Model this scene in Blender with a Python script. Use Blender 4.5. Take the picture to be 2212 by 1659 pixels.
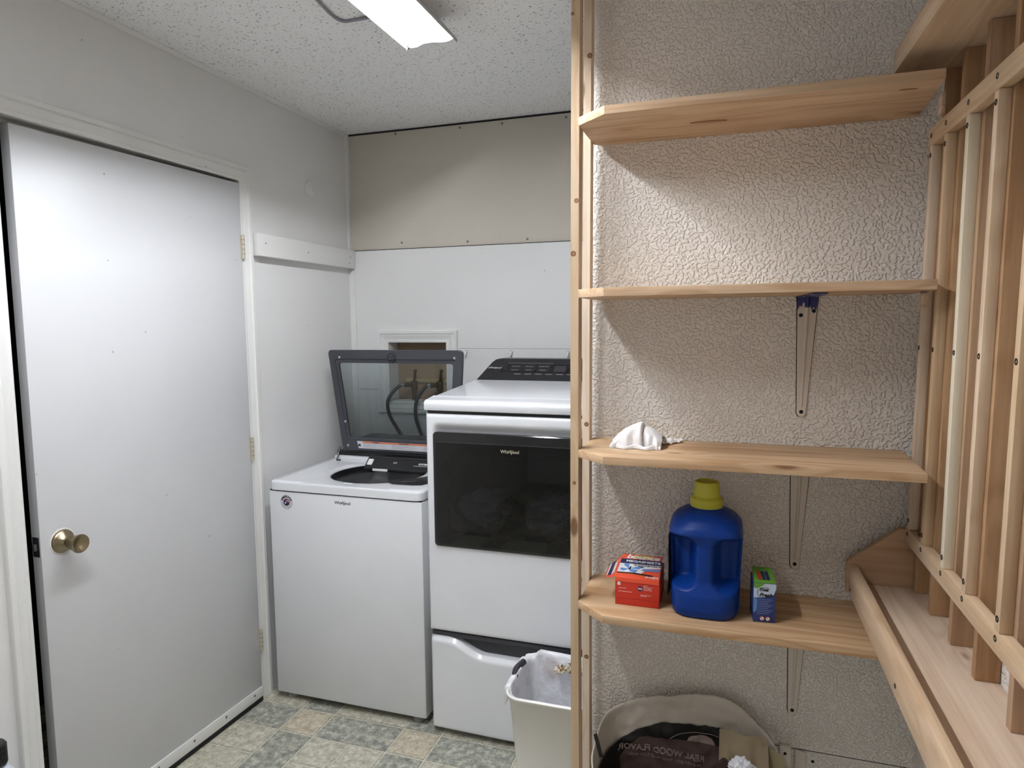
import bpy, bmesh, math, random
from mathutils import Vector, Matrix, noise
random.seed(7)
PI = math.pi
sc = bpy.context.scene
for o in list(bpy.data.objects): bpy.data.objects.remove(o)

# ---------------------------------------------------------------- camera, world, exposure
CAMF, YAW, PITCH, ROLL, CH = 1433.4, 0.31441, 0.09298, -0.0091034, 1.52
_F = Vector((-math.sin(YAW)*math.cos(PITCH), math.cos(YAW)*math.cos(PITCH), -math.sin(PITCH)))
_r = Vector((math.cos(YAW), math.sin(YAW), 0)); _u = _r.cross(_F)
_R = _r*math.cos(ROLL) + _u*math.sin(ROLL); _U = -_r*math.sin(ROLL) + _u*math.cos(ROLL)
cam = bpy.data.cameras.new('camera'); camo = bpy.data.objects.new('camera', cam)
sc.collection.objects.link(camo); sc.camera = camo
camo.matrix_world = Matrix(((_R.x, _U.x, -_F.x, 0), (_R.y, _U.y, -_F.y, 0), (_R.z, _U.z, -_F.z, CH), (0, 0, 0, 1)))
cam.sensor_width = 36; cam.lens = CAMF/2212*36; cam.clip_start = 0.02
w = bpy.data.worlds.new('world'); sc.world = w; w.use_nodes = True
w.node_tree.nodes['Background'].inputs[0].default_value = (1.0, 0.96, 0.91, 1)
w.node_tree.nodes['Background'].inputs[1].default_value = 0.2
sc.view_settings.view_transform = 'Standard'; sc.view_settings.look = 'None'
sc.view_settings.gamma = 1; sc.view_settings.use_curve_mapping = False
sc.view_settings.exposure = 1.52
TUBE_STRENGTH = 70.0
TUBE_COLOR = (0.955, 0.985, 1.03)

# ---------------------------------------------------------------- helpers
C = sc.collection
BASE = {}
def rgb(r, g, b):
    f = lambda c: (c/255/12.92) if c/255 <= .04045 else ((c/255+.055)/1.055)**2.4
    return (f(r), f(g), f(b), 1)
def tag(o, label=None, cat=None, group=None, kind=None):
    if label: o['label'] = label
    if cat: o['category'] = cat
    if group: o['group'] = group
    if kind: o['kind'] = kind
    return o
def thing(name, base, label=None, cat=None, group=None, kind=None):
    o = bpy.data.objects.new(name, None); C.objects.link(o); o.location = base
    o.empty_display_size = .05; BASE[o.name] = Vector(base)
    return tag(o, label, cat, group, kind)
def basis(o):
    return BASE.get(o.name, Vector((0, 0, 0)))
def obj(name, bm, mats, parent=None, smooth=35, local=False):
    if parent is not None and not local:
        bmesh.ops.translate(bm, verts=bm.verts, vec=-basis(parent))
    me = bpy.data.meshes.new(name); bm.normal_update(); bm.to_mesh(me); bm.free()
    for m in (mats if isinstance(mats, (list, tuple)) else [mats]): me.materials.append(m)
    if smooth:
        me.shade_smooth(); me.set_sharp_from_angle(angle=math.radians(smooth))
    o = bpy.data.objects.new(name, me); C.objects.link(o)
    if parent is not None:
        o.parent = parent; BASE[o.name] = basis(parent)
    return o
def B(bm, x0, x1, y0, y1, z0, z1, bev=0, seg=2, mi=0):
    n0 = len(bm.verts)
    vs = [bm.verts.new((x, y, z)) for x in (x0, x1) for y in (y0, y1) for z in (z0, z1)]
    fs = []
    for q in ((0, 1, 3, 2), (4, 6, 7, 5), (0, 4, 5, 1), (2, 3, 7, 6), (0, 2, 6, 4), (1, 5, 7, 3)):
        f = bm.faces.new([vs[i] for i in q]); f.material_index = mi; fs.append(f)
    if bev:
        es = list({e for f in fs for e in f.edges})
        bmesh.ops.bevel(bm, geom=es, offset=bev, segments=seg, profile=.5, affect='EDGES')
    return bm
def box(x0, x1, y0, y1, z0, z1, bev=0, seg=2):
    return B(bmesh.new(), x0, x1, y0, y1, z0, z1, bev, seg)
def tube(bm, p0, p1, r0, r1=None, n=16, caps=True):
    p0, p1 = Vector(p0), Vector(p1); r1 = r0 if r1 is None else r1
    d = (p1-p0).normalized(); a = d.orthogonal().normalized(); b = d.cross(a)
    ra = [[bm.verts.new(p + (a*math.cos(2*PI*i/n) + b*math.sin(2*PI*i/n))*r) for i in range(n)] for p, r in ((p0, r0), (p1, r1))]
    for i in range(n): bm.faces.new((ra[0][i], ra[0][(i+1) % n], ra[1][(i+1) % n], ra[1][i]))
    if caps: bm.faces.new(ra[0][::-1]); bm.faces.new(ra[1])
    return bm
def lathe(bm, c, axis, prof, n=32, cap0=True, cap1=True):
    """prof: (distance along axis, radius)"""
    c = Vector(c); d = Vector(axis).normalized(); a = d.orthogonal().normalized(); b = d.cross(a)
    rings = [[bm.verts.new(c + d*h + (a*math.cos(2*PI*i/n) + b*math.sin(2*PI*i/n))*max(r, 1e-5)) for i in range(n)] for h, r in prof]
    for k in range(len(rings)-1):
        for i in range(n): bm.faces.new((rings[k][i], rings[k][(i+1) % n], rings[k+1][(i+1) % n], rings[k+1][i]))
    if cap0: bm.faces.new(rings[0][::-1])
    if cap1: bm.faces.new(rings[-1])
    return bm
def path_tube(pts, r, n=12, flat=None):
    """tube swept along smooth points"""
    P = [Vector(p) for p in pts]; Q = []
    for i in range(len(P)-1):
        p0 = P[max(i-1, 0)]; p1 = P[i]; p2 = P[i+1]; p3 = P[min(i+2, len(P)-1)]
        for s in range(8):
            t = s/8; Q.append(.5*((2*p1) + (p2-p0)*t + (2*p0-5*p1+4*p2-p3)*t*t + (3*p1-p0-3*p2+p3)*t**3))
    Q.append(P[-1]); bm = bmesh.new(); rings = []; a = None
    for i, q in enumerate(Q):
        d = (Q[min(i+1, len(Q)-1)]-Q[max(i-1, 0)]).normalized()
        a = d.orthogonal().normalized() if a is None else (a - d*a.dot(d)).normalized()
        b = d.cross(a)
        rings.append([bm.verts.new(q + (a*math.cos(2*PI*k/n) + b*math.sin(2*PI*k/n))*r) for k in range(n)])
    for k in range(len(rings)-1):
        for i in range(n): bm.faces.new((rings[k][i], rings[k][(i+1) % n], rings[k+1][(i+1) % n], rings[k+1][i]))
    bm.faces.new(rings[0][::-1]); bm.faces.new(rings[-1])
    return bm
def prism(pts, d, bev=0, bm=None):
    """extrude the polygon of 3D points by vector d"""
    bm = bm or bmesh.new(); d = Vector(d)
    a = [bm.verts.new(p) for p in pts]; b = [bm.verts.new(Vector(p)+d) for p in pts]; n = len(pts)
    fs = [bm.faces.new(a[::-1]), bm.faces.new(b)]
    for i in range(n): fs.append(bm.faces.new((a[i], a[(i+1) % n], b[(i+1) % n], b[i])))
    if bev: bmesh.ops.bevel(bm, geom=list({e for f in fs for e in f.edges}), offset=bev, segments=2, profile=.5, affect='EDGES')
    bmesh.ops.recalc_face_normals(bm, faces=bm.faces)
    return bm
def grid(fn, nu, nv, closed=False, bm=None):
    bm = bm or bmesh.new()
    V = [[bm.verts.new(fn(i/(nu if closed else nu-1), j/(nv-1))) for j in range(nv)] for i in range(nu)]
    for i in range(nu if closed else nu-1):
        for j in range(nv-1):
            k = (i+1) % nu
            bm.faces.new((V[i][j], V[k][j], V[k][j+1], V[i][j+1]))
    return bm
def rrect(cx, cy, hx, hy, r, n=8):
    out = []
    for qx, qy, a0 in ((1, 1, 0), (-1, 1, PI/2), (-1, -1, PI), (1, -1, 1.5*PI)):
        for k in range(n+1):
            a = a0 + PI/2*k/n
            out.append((cx+qx*(hx-r)+r*math.cos(a), cy+qy*(hy-r)+r*math.sin(a)))
    return out
def lettering(name, s, size, mat, parent, at, xdir=(1, 0, 0), up=(0, 0, 1), align='CENTER', shear=0, ext=.0002, bold=0, sx=1, fn=None, space=1):
    cu = bpy.data.curves.new(name, 'FONT'); cu.body = s; cu.size = size; cu.align_x = align; cu.align_y = 'CENTER'
    cu.extrude = ext; cu.shear = shear; cu.offset = bold; cu.resolution_u = 3; cu.space_character = space
    t = bpy.data.objects.new('tmp', cu); C.objects.link(t); bpy.context.view_layer.update()
    me = bpy.data.meshes.new_from_object(t); bpy.data.objects.remove(t); bpy.data.curves.remove(cu)
    X = Vector(xdir).normalized(); U = Vector(up).normalized(); N = X.cross(U)
    bm = bmesh.new(); bm.from_mesh(me); bpy.data.meshes.remove(me)
    for v in bm.verts:
        p = v.co.copy(); p.x *= sx
        v.co = fn(p) if fn else Vector(at) + X*p.x + U*p.y + N*p.z
    return obj(name, bm, mat, parent, smooth=0)
def smoothstep(a, b, x):
    t = min(1, max(0, (x-a)/(b-a))); return t*t*(3-2*t)

# ---------------------------------------------------------------- materials
def newmat(name):
    m = bpy.data.materials.new(name); m.use_nodes = True
    nt = m.node_tree; return m, nt, nt.nodes['Principled BSDF'], nt.nodes, nt.links
def plain(name, col, rough=.5, metal=0, spec=.5, coat=0, bump=0, bscale=200):
    m, nt, p, N, L = newmat(name)
    p.inputs['Base Color'].default_value = col; p.inputs['Roughness'].default_value = rough
    p.inputs['Metallic'].default_value = metal; p.inputs['Specular IOR Level'].default_value = spec
    p.inputs['Coat Weight'].default_value = coat; p.inputs['Coat Roughness'].default_value = .05
    tc = N.new('ShaderNodeTexCoord'); n = N.new('ShaderNodeTexNoise'); n.inputs['Scale'].default_value = 6; n.inputs['Detail'].default_value = 4
    L.new(tc.outputs['Object'], n.inputs['Vector'])
    mx = N.new('ShaderNodeMix'); mx.data_type = 'RGBA'
    mx.inputs['A'].default_value = tuple(c*.95 for c in col[:3])+(1,); mx.inputs['B'].default_value = tuple(min(1, c*1.04) for c in col[:3])+(1,)
    L.new(n.outputs['Fac'], mx.inputs['Factor']); L.new(mx.outputs['Result'], p.inputs['Base Color'])
    if bump:
        n2 = N.new('ShaderNodeTexNoise'); n2.inputs['Scale'].default_value = bscale; n2.inputs['Detail'].default_value = 2
        L.new(tc.outputs['Object'], n2.inputs['Vector'])
        b = N.new('ShaderNodeBump'); b.inputs['Strength'].default_value = bump; b.inputs['Distance'].default_value = .002
        L.new(n2.outputs['Fac'], b.inputs['Height']); L.new(b.outputs['Normal'], p.inputs['Normal'])
    return m
def painted(name, col, speck=None, bump=.25, bscale=90, rough=.45, dirt=.5):
    """painted drywall or wood: faint blotches, small dirt marks, roller texture"""
    m, nt, p, N, L = newmat(name)
    tc = N.new('ShaderNodeTexCoord')
    n = N.new('ShaderNodeTexNoise'); n.inputs['Scale'].default_value = 2.2; n.inputs['Detail'].default_value = 6
    L.new(tc.outputs['Object'], n.inputs['Vector'])
    mx = N.new('ShaderNodeMix'); mx.data_type = 'RGBA'
    mx.inputs['A'].default_value = tuple(c*.93 for c in col[:3])+(1,); mx.inputs['B'].default_value = tuple(min(1, c*1.03) for c in col[:3])+(1,)
    L.new(n.outputs['Fac'], mx.inputs['Factor'])
    v = N.new('ShaderNodeTexVoronoi'); v.inputs['Scale'].default_value = 9; v.inputs['Randomness'].default_value = 1
    L.new(tc.outputs['Object'], v.inputs['Vector'])
    r = N.new('ShaderNodeValToRGB'); r.color_ramp.elements[0].position = .02; r.color_ramp.elements[0].color = (dirt, dirt, dirt, 1)
    r.color_ramp.elements[1].position = .035; r.color_ramp.elements[1].color = (0, 0, 0, 1)
    L.new(v.outputs['Distance'], r.inputs['Fac'])
    m2 = N.new('ShaderNodeMix'); m2.data_type = 'RGBA'; m2.inputs['B'].default_value = rgb(110, 104, 96)
    L.new(r.outputs['Color'], m2.inputs['Factor']); L.new(mx.outputs['Result'], m2.inputs['A'])
    L.new(m2.outputs['Result'], p.inputs['Base Color']); p.inputs['Roughness'].default_value = rough
    n2 = N.new('ShaderNodeTexNoise'); n2.inputs['Scale'].default_value = bscale; n2.inputs['Detail'].default_value = 3
    L.new(tc.outputs['Object'], n2.inputs['Vector'])
    b = N.new('ShaderNodeBump'); b.inputs['Strength'].default_value = bump; b.inputs['Distance'].default_value = .002
    L.new(n2.outputs['Fac'], b.inputs['Height']); L.new(b.outputs['Normal'], p.inputs['Normal'])
    return m
def leather_wall(name, col):
    """cream paint over a worm-like rolled plaster texture"""
    m, nt, p, N, L = newmat(name)
    tc = N.new('ShaderNodeTexCoord')
    w1 = N.new('ShaderNodeTexNoise'); w1.inputs['Scale'].default_value = 40; w1.inputs['Detail'].default_value = 2
    L.new(tc.outputs['Object'], w1.inputs['Vector'])
    mp = N.new('ShaderNodeVectorMath'); mp.operation = 'MULTIPLY_ADD'; mp.inputs[1].default_value = (.012,)*3
    L.new(w1.outputs['Color'], mp.inputs[0]); L.new(tc.outputs['Object'], mp.inputs[2])
    n = N.new('ShaderNodeTexNoise'); n.inputs['Scale'].default_value = 135; n.inputs['Detail'].default_value = .6
    L.new(mp.outputs[0], n.inputs['Vector'])
    k = N.new('ShaderNodeMapRange'); k.inputs['From Min'].default_value = .40; k.inputs['From Max'].default_value = .60; k.interpolation_type = 'SMOOTHSTEP'
    L.new(n.outputs['Fac'], k.inputs['Value'])
    b = N.new('ShaderNodeBump'); b.inputs['Strength'].default_value = 1.0; b.inputs['Distance'].default_value = .0021
    L.new(k.outputs['Result'], b.inputs['Height']); L.new(b.outputs['Normal'], p.inputs['Normal'])
    p.inputs['Base Color'].default_value = col; p.inputs['Roughness'].default_value = .5; p.inputs['Specular IOR Level'].default_value = .3
    return m
WOODS = {}
def wood(axis, light=(224, 202, 174), dark=(190, 160, 126), knots=1.0):
    key = (axis, light, dark, knots)
    if key in WOODS: return WOODS[key]
    m, nt, p, N, L = newmat('pine_'+axis)
    tc = N.new('ShaderNodeTexCoord'); oi = N.new('ShaderNodeObjectInfo')
    off = N.new('ShaderNodeVectorMath'); off.operation = 'SCALE'; off.inputs[0].default_value = (3.1, 5.7, 2.3); L.new(oi.outputs['Random'], off.inputs['Scale'])
    ad = N.new('ShaderNodeVectorMath'); ad.operation = 'ADD'; L.new(tc.outputs['Object'], ad.inputs[0]); L.new(off.outputs[0], ad.inputs[1])
    def scaled(al, ac):
        v = N.new('ShaderNodeVectorMath'); v.operation = 'MULTIPLY'
        v.inputs[1].default_value = tuple(al if c == axis else ac for c in 'XYZ'); L.new(ad.outputs[0], v.inputs[0]); return v.outputs[0]
    # knots
    vo = N.new('ShaderNodeTexVoronoi'); vo.inputs['Scale'].default_value = 1; vo.inputs['Randomness'].default_value = 1
    L.new(scaled(3.2, 8.5), vo.inputs['Vector'])
    kn = N.new('ShaderNodeMapRange'); kn.interpolation_type = 'SMOOTHSTEP'; kn.inputs['From Min'].default_value = .055; kn.inputs['From Max'].default_value = .11; kn.inputs['To Min'].default_value = 1; kn.inputs['To Max'].default_value = 0
    L.new(vo.outputs['Distance'], kn.inputs['Value'])
    halo = N.new('ShaderNodeMapRange'); halo.interpolation_type = 'SMOOTHSTEP'; halo.inputs['From Min'].default_value = .05; halo.inputs['From Max'].default_value = .4; halo.inputs['To Min'].default_value = 1; halo.inputs['To Max'].default_value = 0
    L.new(vo.outputs['Distance'], halo.inputs['Value'])
    # growth-ring bands bent by noise and knots
    nd = N.new('ShaderNodeTexNoise'); nd.inputs['Scale'].default_value = 1; nd.inputs['Detail'].default_value = 2; L.new(scaled(.8, 11), nd.inputs['Vector'])
    m1 = N.new('ShaderNodeMath'); m1.operation = 'MULTIPLY_ADD'; m1.inputs[1].default_value = .16; L.new(halo.outputs['Result'], m1.inputs[0]); L.new(nd.outputs['Fac'], m1.inputs[2])
    m2 = N.new('ShaderNodeMath'); m2.operation = 'MULTIPLY'; m2.inputs[1].default_value = 42; L.new(m1.outputs[0], m2.inputs[0])
    sn = N.new('ShaderNodeMath'); sn.operation = 'SINE'; L.new(m2.outputs[0], sn.inputs[0])
    r1 = N.new('ShaderNodeMapRange'); r1.inputs['From Min'].default_value = -.2; r1.inputs['From Max'].default_value = 1; L.new(sn.outputs[0], r1.inputs['Value'])
    nf = N.new('ShaderNodeTexNoise'); nf.inputs['Scale'].default_value = 1; nf.inputs['Detail'].default_value = 5; L.new(scaled(3, 190), nf.inputs['Vector'])
    nb = N.new('ShaderNodeTexNoise'); nb.inputs['Scale'].default_value = 1; nb.inputs['Detail'].default_value = 2; L.new(scaled(1.1, 14), nb.inputs['Vector'])
    s1 = N.new('ShaderNodeMath'); s1.operation = 'MULTIPLY'; s1.inputs[1].default_value = .20; L.new(r1.outputs['Result'], s1.inputs[0])
    s2 = N.new('ShaderNodeMath'); s2.operation = 'MULTIPLY_ADD'; s2.inputs[1].default_value = .58; L.new(nf.outputs['Fac'], s2.inputs[0]); L.new(s1.outputs[0], s2.inputs[2])
    s3 = N.new('ShaderNodeMath'); s3.operation = 'MULTIPLY_ADD'; s3.inputs[1].default_value = .55; L.new(nb.outputs['Fac'], s3.inputs[0]); L.new(s2.outputs[0], s3.inputs[2])
    cr = N.new('ShaderNodeValToRGB'); e = cr.color_ramp.elements
    e[0].position = .28; e[0].color = rgb(*light); e[1].position = .95; e[1].color = rgb(*dark)
    L.new(s3.outputs[0], cr.inputs['Fac'])
    mk = N.new('ShaderNodeMix'); mk.data_type = 'RGBA'; mk.inputs['B'].default_value = rgb(98, 62, 36)
    kf = N.new('ShaderNodeMath'); kf.operation = 'MULTIPLY'; kf.inputs[1].default_value = .8*knots; L.new(kn.outputs['Result'], kf.inputs[0])
    L.new(kf.outputs[0], mk.inputs['Factor']); L.new(cr.outputs['Color'], mk.inputs['A'])
    hs = N.new('ShaderNodeHueSaturation'); L.new(mk.outputs['Result'], hs.inputs['Color'])
    vr = N.new('ShaderNodeMapRange'); vr.inputs['To Min'].default_value = .88; vr.inputs['To Max'].default_value = 1.1; L.new(oi.outputs['Random'], vr.inputs['Value']); L.new(vr.outputs['Result'], hs.inputs['Value'])
    sr = N.new('ShaderNodeMapRange'); sr.inputs['To Min'].default_value = 1.12; sr.inputs['To Max'].default_value = .82; L.new(oi.outputs['Random'], sr.inputs['Value']); L.new(sr.outputs['Result'], hs.inputs['Saturation'])
    L.new(hs.outputs['Color'], p.inputs['Base Color'])
    b = N.new('ShaderNodeBump'); b.inputs['Strength'].default_value = .15; b.inputs['Distance'].default_value = .001; L.new(nf.outputs['Fac'], b.inputs['Height']); L.new(b.outputs['Normal'], p.inputs['Normal'])
    p.inputs['Roughness'].default_value = .6; p.inputs['Specular IOR Level'].default_value = .25
    WOODS[key] = m; return m
def tile_mat(name, c1, c2, c3, scale=38):
    m, nt, p, N, L = newmat(name)
    tc = N.new('ShaderNodeTexCoord')
    n = N.new('ShaderNodeTexNoise'); n.inputs['Scale'].default_value = scale; n.inputs['Detail'].default_value = 8; n.inputs['Roughness'].default_value = .7; L.new(tc.outputs['Object'], n.inputs['Vector'])
    r = N.new('ShaderNodeValToRGB'); e = r.color_ramp.elements; e[0].position = .36; e[0].color = c1; e[1].position = .62; e[1].color = c3
    x = e.new(.5); x.color = c2; L.new(n.outputs['Fac'], r.inputs['Fac'])
    n3 = N.new('ShaderNodeTexNoise'); n3.inputs['Scale'].default_value = 150; n3.inputs['Detail'].default_value = 2; L.new(tc.outputs['Object'], n3.inputs['Vector'])
    r3 = N.new('ShaderNodeValToRGB'); e = r3.color_ramp.elements; e[0].position = .31; e[0].color = (.75, .75, .75, 1); e[1].position = .37; e[1].color = (0, 0, 0, 1); L.new(n3.outputs['Fac'], r3.inputs['Fac'])
    mx = N.new('ShaderNodeMix'); mx.data_type = 'RGBA'; mx.inputs['B'].default_value = rgb(70, 66, 56); L.new(r3.outputs['Color'], mx.inputs['Factor']); L.new(r.outputs['Color'], mx.inputs['A'])
    L.new(mx.outputs['Result'], p.inputs['Base Color']); p.inputs['Roughness'].default_value = .42
    b = N.new('ShaderNodeBump'); b.inputs['Strength'].default_value = .2; b.inputs['Distance'].default_value = .001; L.new(n.outputs['Fac'], b.inputs['Height']); L.new(b.outputs['Normal'], p.inputs['Normal'])
    return m
def ceiling_mat():
    m, nt, p, N, L = newmat('fissured_ceiling')
    tc = N.new('ShaderNodeTexCoord')
    n = N.new('ShaderNodeTexNoise'); n.inputs['Scale'].default_value = 130; n.inputs['Detail'].default_value = 2.5; n.inputs['Roughness'].default_value = .6; L.new(tc.outputs['Object'], n.inputs['Vector'])
    r = N.new('ShaderNodeValToRGB'); e = r.color_ramp.elements; e[0].position = .33; e[0].color = (.8, .8, .8, 1); e[1].position = .385; e[1].color = (0, 0, 0, 1); L.new(n.outputs['Fac'], r.inputs['Fac'])
    mx = N.new('ShaderNodeMix'); mx.data_type = 'RGBA'; mx.inputs['A'].default_value = rgb(248, 248, 248); mx.inputs['B'].default_value = rgb(96, 92, 90)
    L.new(r.outputs['Color'], mx.inputs['Factor']); L.new(mx.outputs['Result'], p.inputs['Base Color'])
    p.inputs['Roughness'].default_value = .9
    b = N.new('ShaderNodeBump'); b.inputs['Strength'].default_value = .5; b.inputs['Distance'].default_value = .002; L.new(n.outputs['Fac'], b.inputs['Height']); L.new(b.outputs['Normal'], p.inputs['Normal'])
    return m
def tinted_glass(name, tint, gloss=.08, rough=.02):
    m, nt, p, N, L = newmat(name)
    N.remove(p); out = [x for x in N if x.type == 'OUTPUT_MATERIAL'][0]
    t = N.new('ShaderNodeBsdfTransparent'); t.inputs[0].default_value = tint+(1,)
    g = N.new('ShaderNodeBsdfGlossy'); g.inputs['Roughness'].default_value = rough; g.inputs['Color'].default_value = (1, 1, 1, 1)
    f = N.new('ShaderNodeFresnel'); f.inputs['IOR'].default_value = 1.5
    mx = N.new('ShaderNodeMixShader'); L.new(f.outputs[0], mx.inputs[0]); L.new(t.outputs[0], mx.inputs[1]); L.new(g.outputs[0], mx.inputs[2])
    L.new(mx.outputs[0], out.inputs[0]); return m
def emit(name, col, strength):
    m, nt, p, N, L = newmat(name); N.remove(p); out = [x for x in N if x.type == 'OUTPUT_MATERIAL'][0]
    e = N.new('ShaderNodeEmission'); e.inputs[0].default_value = tuple(col)+(1,); e.inputs[1].default_value = strength
    L.new(e.outputs[0], out.inputs[0]); return m

M_white_wall = painted('white_wall_paint', rgb(230, 230, 229))
M_door = painted('white_door_paint', rgb(207, 208, 210), bump=.08, bscale=30, rough=.35, dirt=.6)
M_trim = painted('white_trim_paint', rgb(232, 232, 229), bump=.1, rough=.4)
M_beige = painted('bare_drywall', rgb(204, 197, 185), bump=.05, dirt=.25, rough=.8)
M_texwall = leather_wall('rolled_texture_paint', rgb(230, 224, 217))
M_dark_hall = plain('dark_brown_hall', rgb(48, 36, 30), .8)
M_ceiling = ceiling_mat()
M_enamel = plain('white_enamel', rgb(232, 234, 238), .22, coat=.3)
M_enamel_side = plain('white_enamel_cabinet', rgb(226, 228, 231), .35)
M_grey_plastic = plain('charcoal_plastic', rgb(62, 63, 70), .38)
M_black_plastic = plain('black_plastic', rgb(24, 24, 27), .3)
M_blackgloss = plain('black_gloss', rgb(14, 14, 16), .12, coat=.6)
M_console = plain('console_dark', rgb(38, 38, 42), .25)
M_steel = plain('brushed_steel', rgb(150, 152, 158), .3, metal=.9)
M_chrome = plain('chrome', rgb(205, 205, 208), .12, metal=1)
M_brass = plain('antique_brass', rgb(158, 144, 118), .3, metal=1)
M_darkmetal = plain('dark_metal', rgb(58, 58, 62), .4, metal=.6)
M_black = plain('matte_black', rgb(12, 12, 12), .8)
M_screw = plain('black_screw', rgb(22, 20, 20), .5, metal=.4)
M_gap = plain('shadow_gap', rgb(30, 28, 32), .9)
M_blue = plain('blue_plastic', rgb(5, 50, 128), .42, spec=.25, bump=.1, bscale=300)
M_cap = plain('yellow_green_plastic', rgb(196, 192, 62), .45)
M_red = plain('red_carton', rgb(196, 48, 30), .5)
M_redlight = plain('orange_red_carton', rgb(226, 84, 54), .5)
M_navy = plain('navy_print', rgb(30, 32, 84), .5)
M_whitep = plain('white_print', rgb(235, 235, 235), .5)
M_blackp = plain('black_print', rgb(16, 16, 18), .5)
M_skyp = plain('sky_print', rgb(100, 150, 215), .5)
M_greenp = plain('green_print', rgb(96, 150, 48), .5)
M_blueprint = plain('deep_blue_print', rgb(38, 58, 120), .5)
M_orange = plain('orange_print', rgb(222, 120, 74), .5)
M_yellowp = plain('yellow_print', rgb(240, 190, 70), .5)
M_greyp = plain('grey_print', rgb(150, 148, 150), .5)
M_cloth = plain('white_cloth', rgb(238, 236, 236), .9, bump=.4, bscale=500)
M_binplastic = painted('white_bin_plastic', rgb(236, 235, 230), bump=.05, rough=.35, dirt=.9)
M_paper = plain('kraft_white_paper', rgb(204, 196, 184), .8, bump=.7, bscale=45)
M_bagblack = plain('black_bag_lining', rgb(16, 16, 18), .55, bump=.3, bscale=40)
M_bagbrown = plain('brown_bag_print', rgb(84, 66, 64), .6)
M_bagtan = plain('tan_bag_paper', rgb(140, 124, 98), .7, bump=.3, bscale=50)
M_pellet = plain('wood_pellets', rgb(110, 84, 56), .9, bump=1, bscale=160)
M_hose = plain('black_rubber', rgb(34, 34, 38), .45)
M_valve = plain('old_brass_valve', rgb(96, 80, 62), .5, metal=.5)
M_ply = plain('plywood_brown', rgb(150, 128, 104), .8)
M_blue_paint = plain('blue_paint', rgb(34, 40, 110), .4)
M_bracket = painted('white_metal_paint', rgb(216, 206, 194), bump=.05, rough=.4)
M_fixture = plain('fixture_white_enamel', rgb(238, 240, 242), .35)
M_reflector = plain('grey_reflector_enamel', rgb(176, 178, 180), .45)  # enamel darkened to cut bounced light and keep the lamp cutoff crisp
M_cord = plain('grey_cord', rgb(150, 148, 158), .5)
M_rust = plain('painted_rusty_hinge', rgb(196, 188, 170), .5, metal=.2)
M_tube = emit('fluorescent_tube', TUBE_COLOR, TUBE_STRENGTH)
M_glass_lid = tinted_glass('smoked_lid_glass', (.50, .55, .56))
M_glass_door = tinted_glass('dark_door_glass', (.16, .165, .175), rough=.03)
M_towel = plain('grey_laundry', rgb(150, 150, 156), .95, bump=.8, bscale=220)
M_fridge = plain('lilac_steel', rgb(176, 178, 192), .35, metal=.4)

def liner_mat():
    m, nt, p, N, L = newmat('thin_white_plastic')
    p.inputs['Base Color'].default_value = rgb(232, 233, 238); p.inputs['Roughness'].default_value = .35
    tc = N.new('ShaderNodeTexCoord')
    n = N.new('ShaderNodeTexNoise'); n.inputs['Scale'].default_value = 14; n.inputs['Detail'].default_value = 4; L.new(tc.outputs['Object'], n.inputs['Vector'])
    b = N.new('ShaderNodeBump'); b.inputs['Strength'].default_value = .7; b.inputs['Distance'].default_value = .02; L.new(n.outputs['Fac'], b.inputs['Height']); L.new(b.outputs['Normal'], p.inputs['Normal'])
    n2 = N.new('ShaderNodeTexNoise'); n2.inputs['Scale'].default_value = 9; n2.inputs['Detail'].default_value = 5; L.new(tc.outputs['Object'], n2.inputs['Vector'])
    r = N.new('ShaderNodeValToRGB'); e = r.color_ramp.elements; e[0].position = .56; e[0].color = rgb(234, 235, 240); e[1].position = .75; e[1].color = rgb(186, 176, 176); L.new(n2.outputs['Fac'], r.inputs['Fac']); L.new(r.outputs['Color'], p.inputs['Base Color'])
    return m
M_liner = liner_mat()

WX, WY, WZ = wood('X'), wood('Y'), wood('Z')
WZp = wood('Z', (228, 208, 182), (200, 172, 140))
WZl = wood('Z', (232, 222, 200), (208, 194, 166))
WXs = wood('X', (220, 192, 158), (172, 132, 92), .9)
WYs = wood('Y', (222, 200, 174), (182, 152, 122))
WXply = wood('X', (204, 168, 134), (172, 134, 100), .1)
WZb = wood('Z', (212, 180, 146), (186, 150, 114))

# ---------------------------------------------------------------- setting
XL, YB, ZC = -1.785, 2.92, 2.433
YN, XR2 = -1.7, 0.464
TW = 1.785     # textured wall face

def struct(name, bm, m, parent=None, smooth=35): 
    o = obj(name, bm, m, parent, smooth)
    if parent is None: o['kind'] = 'structure'
    return o
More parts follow.
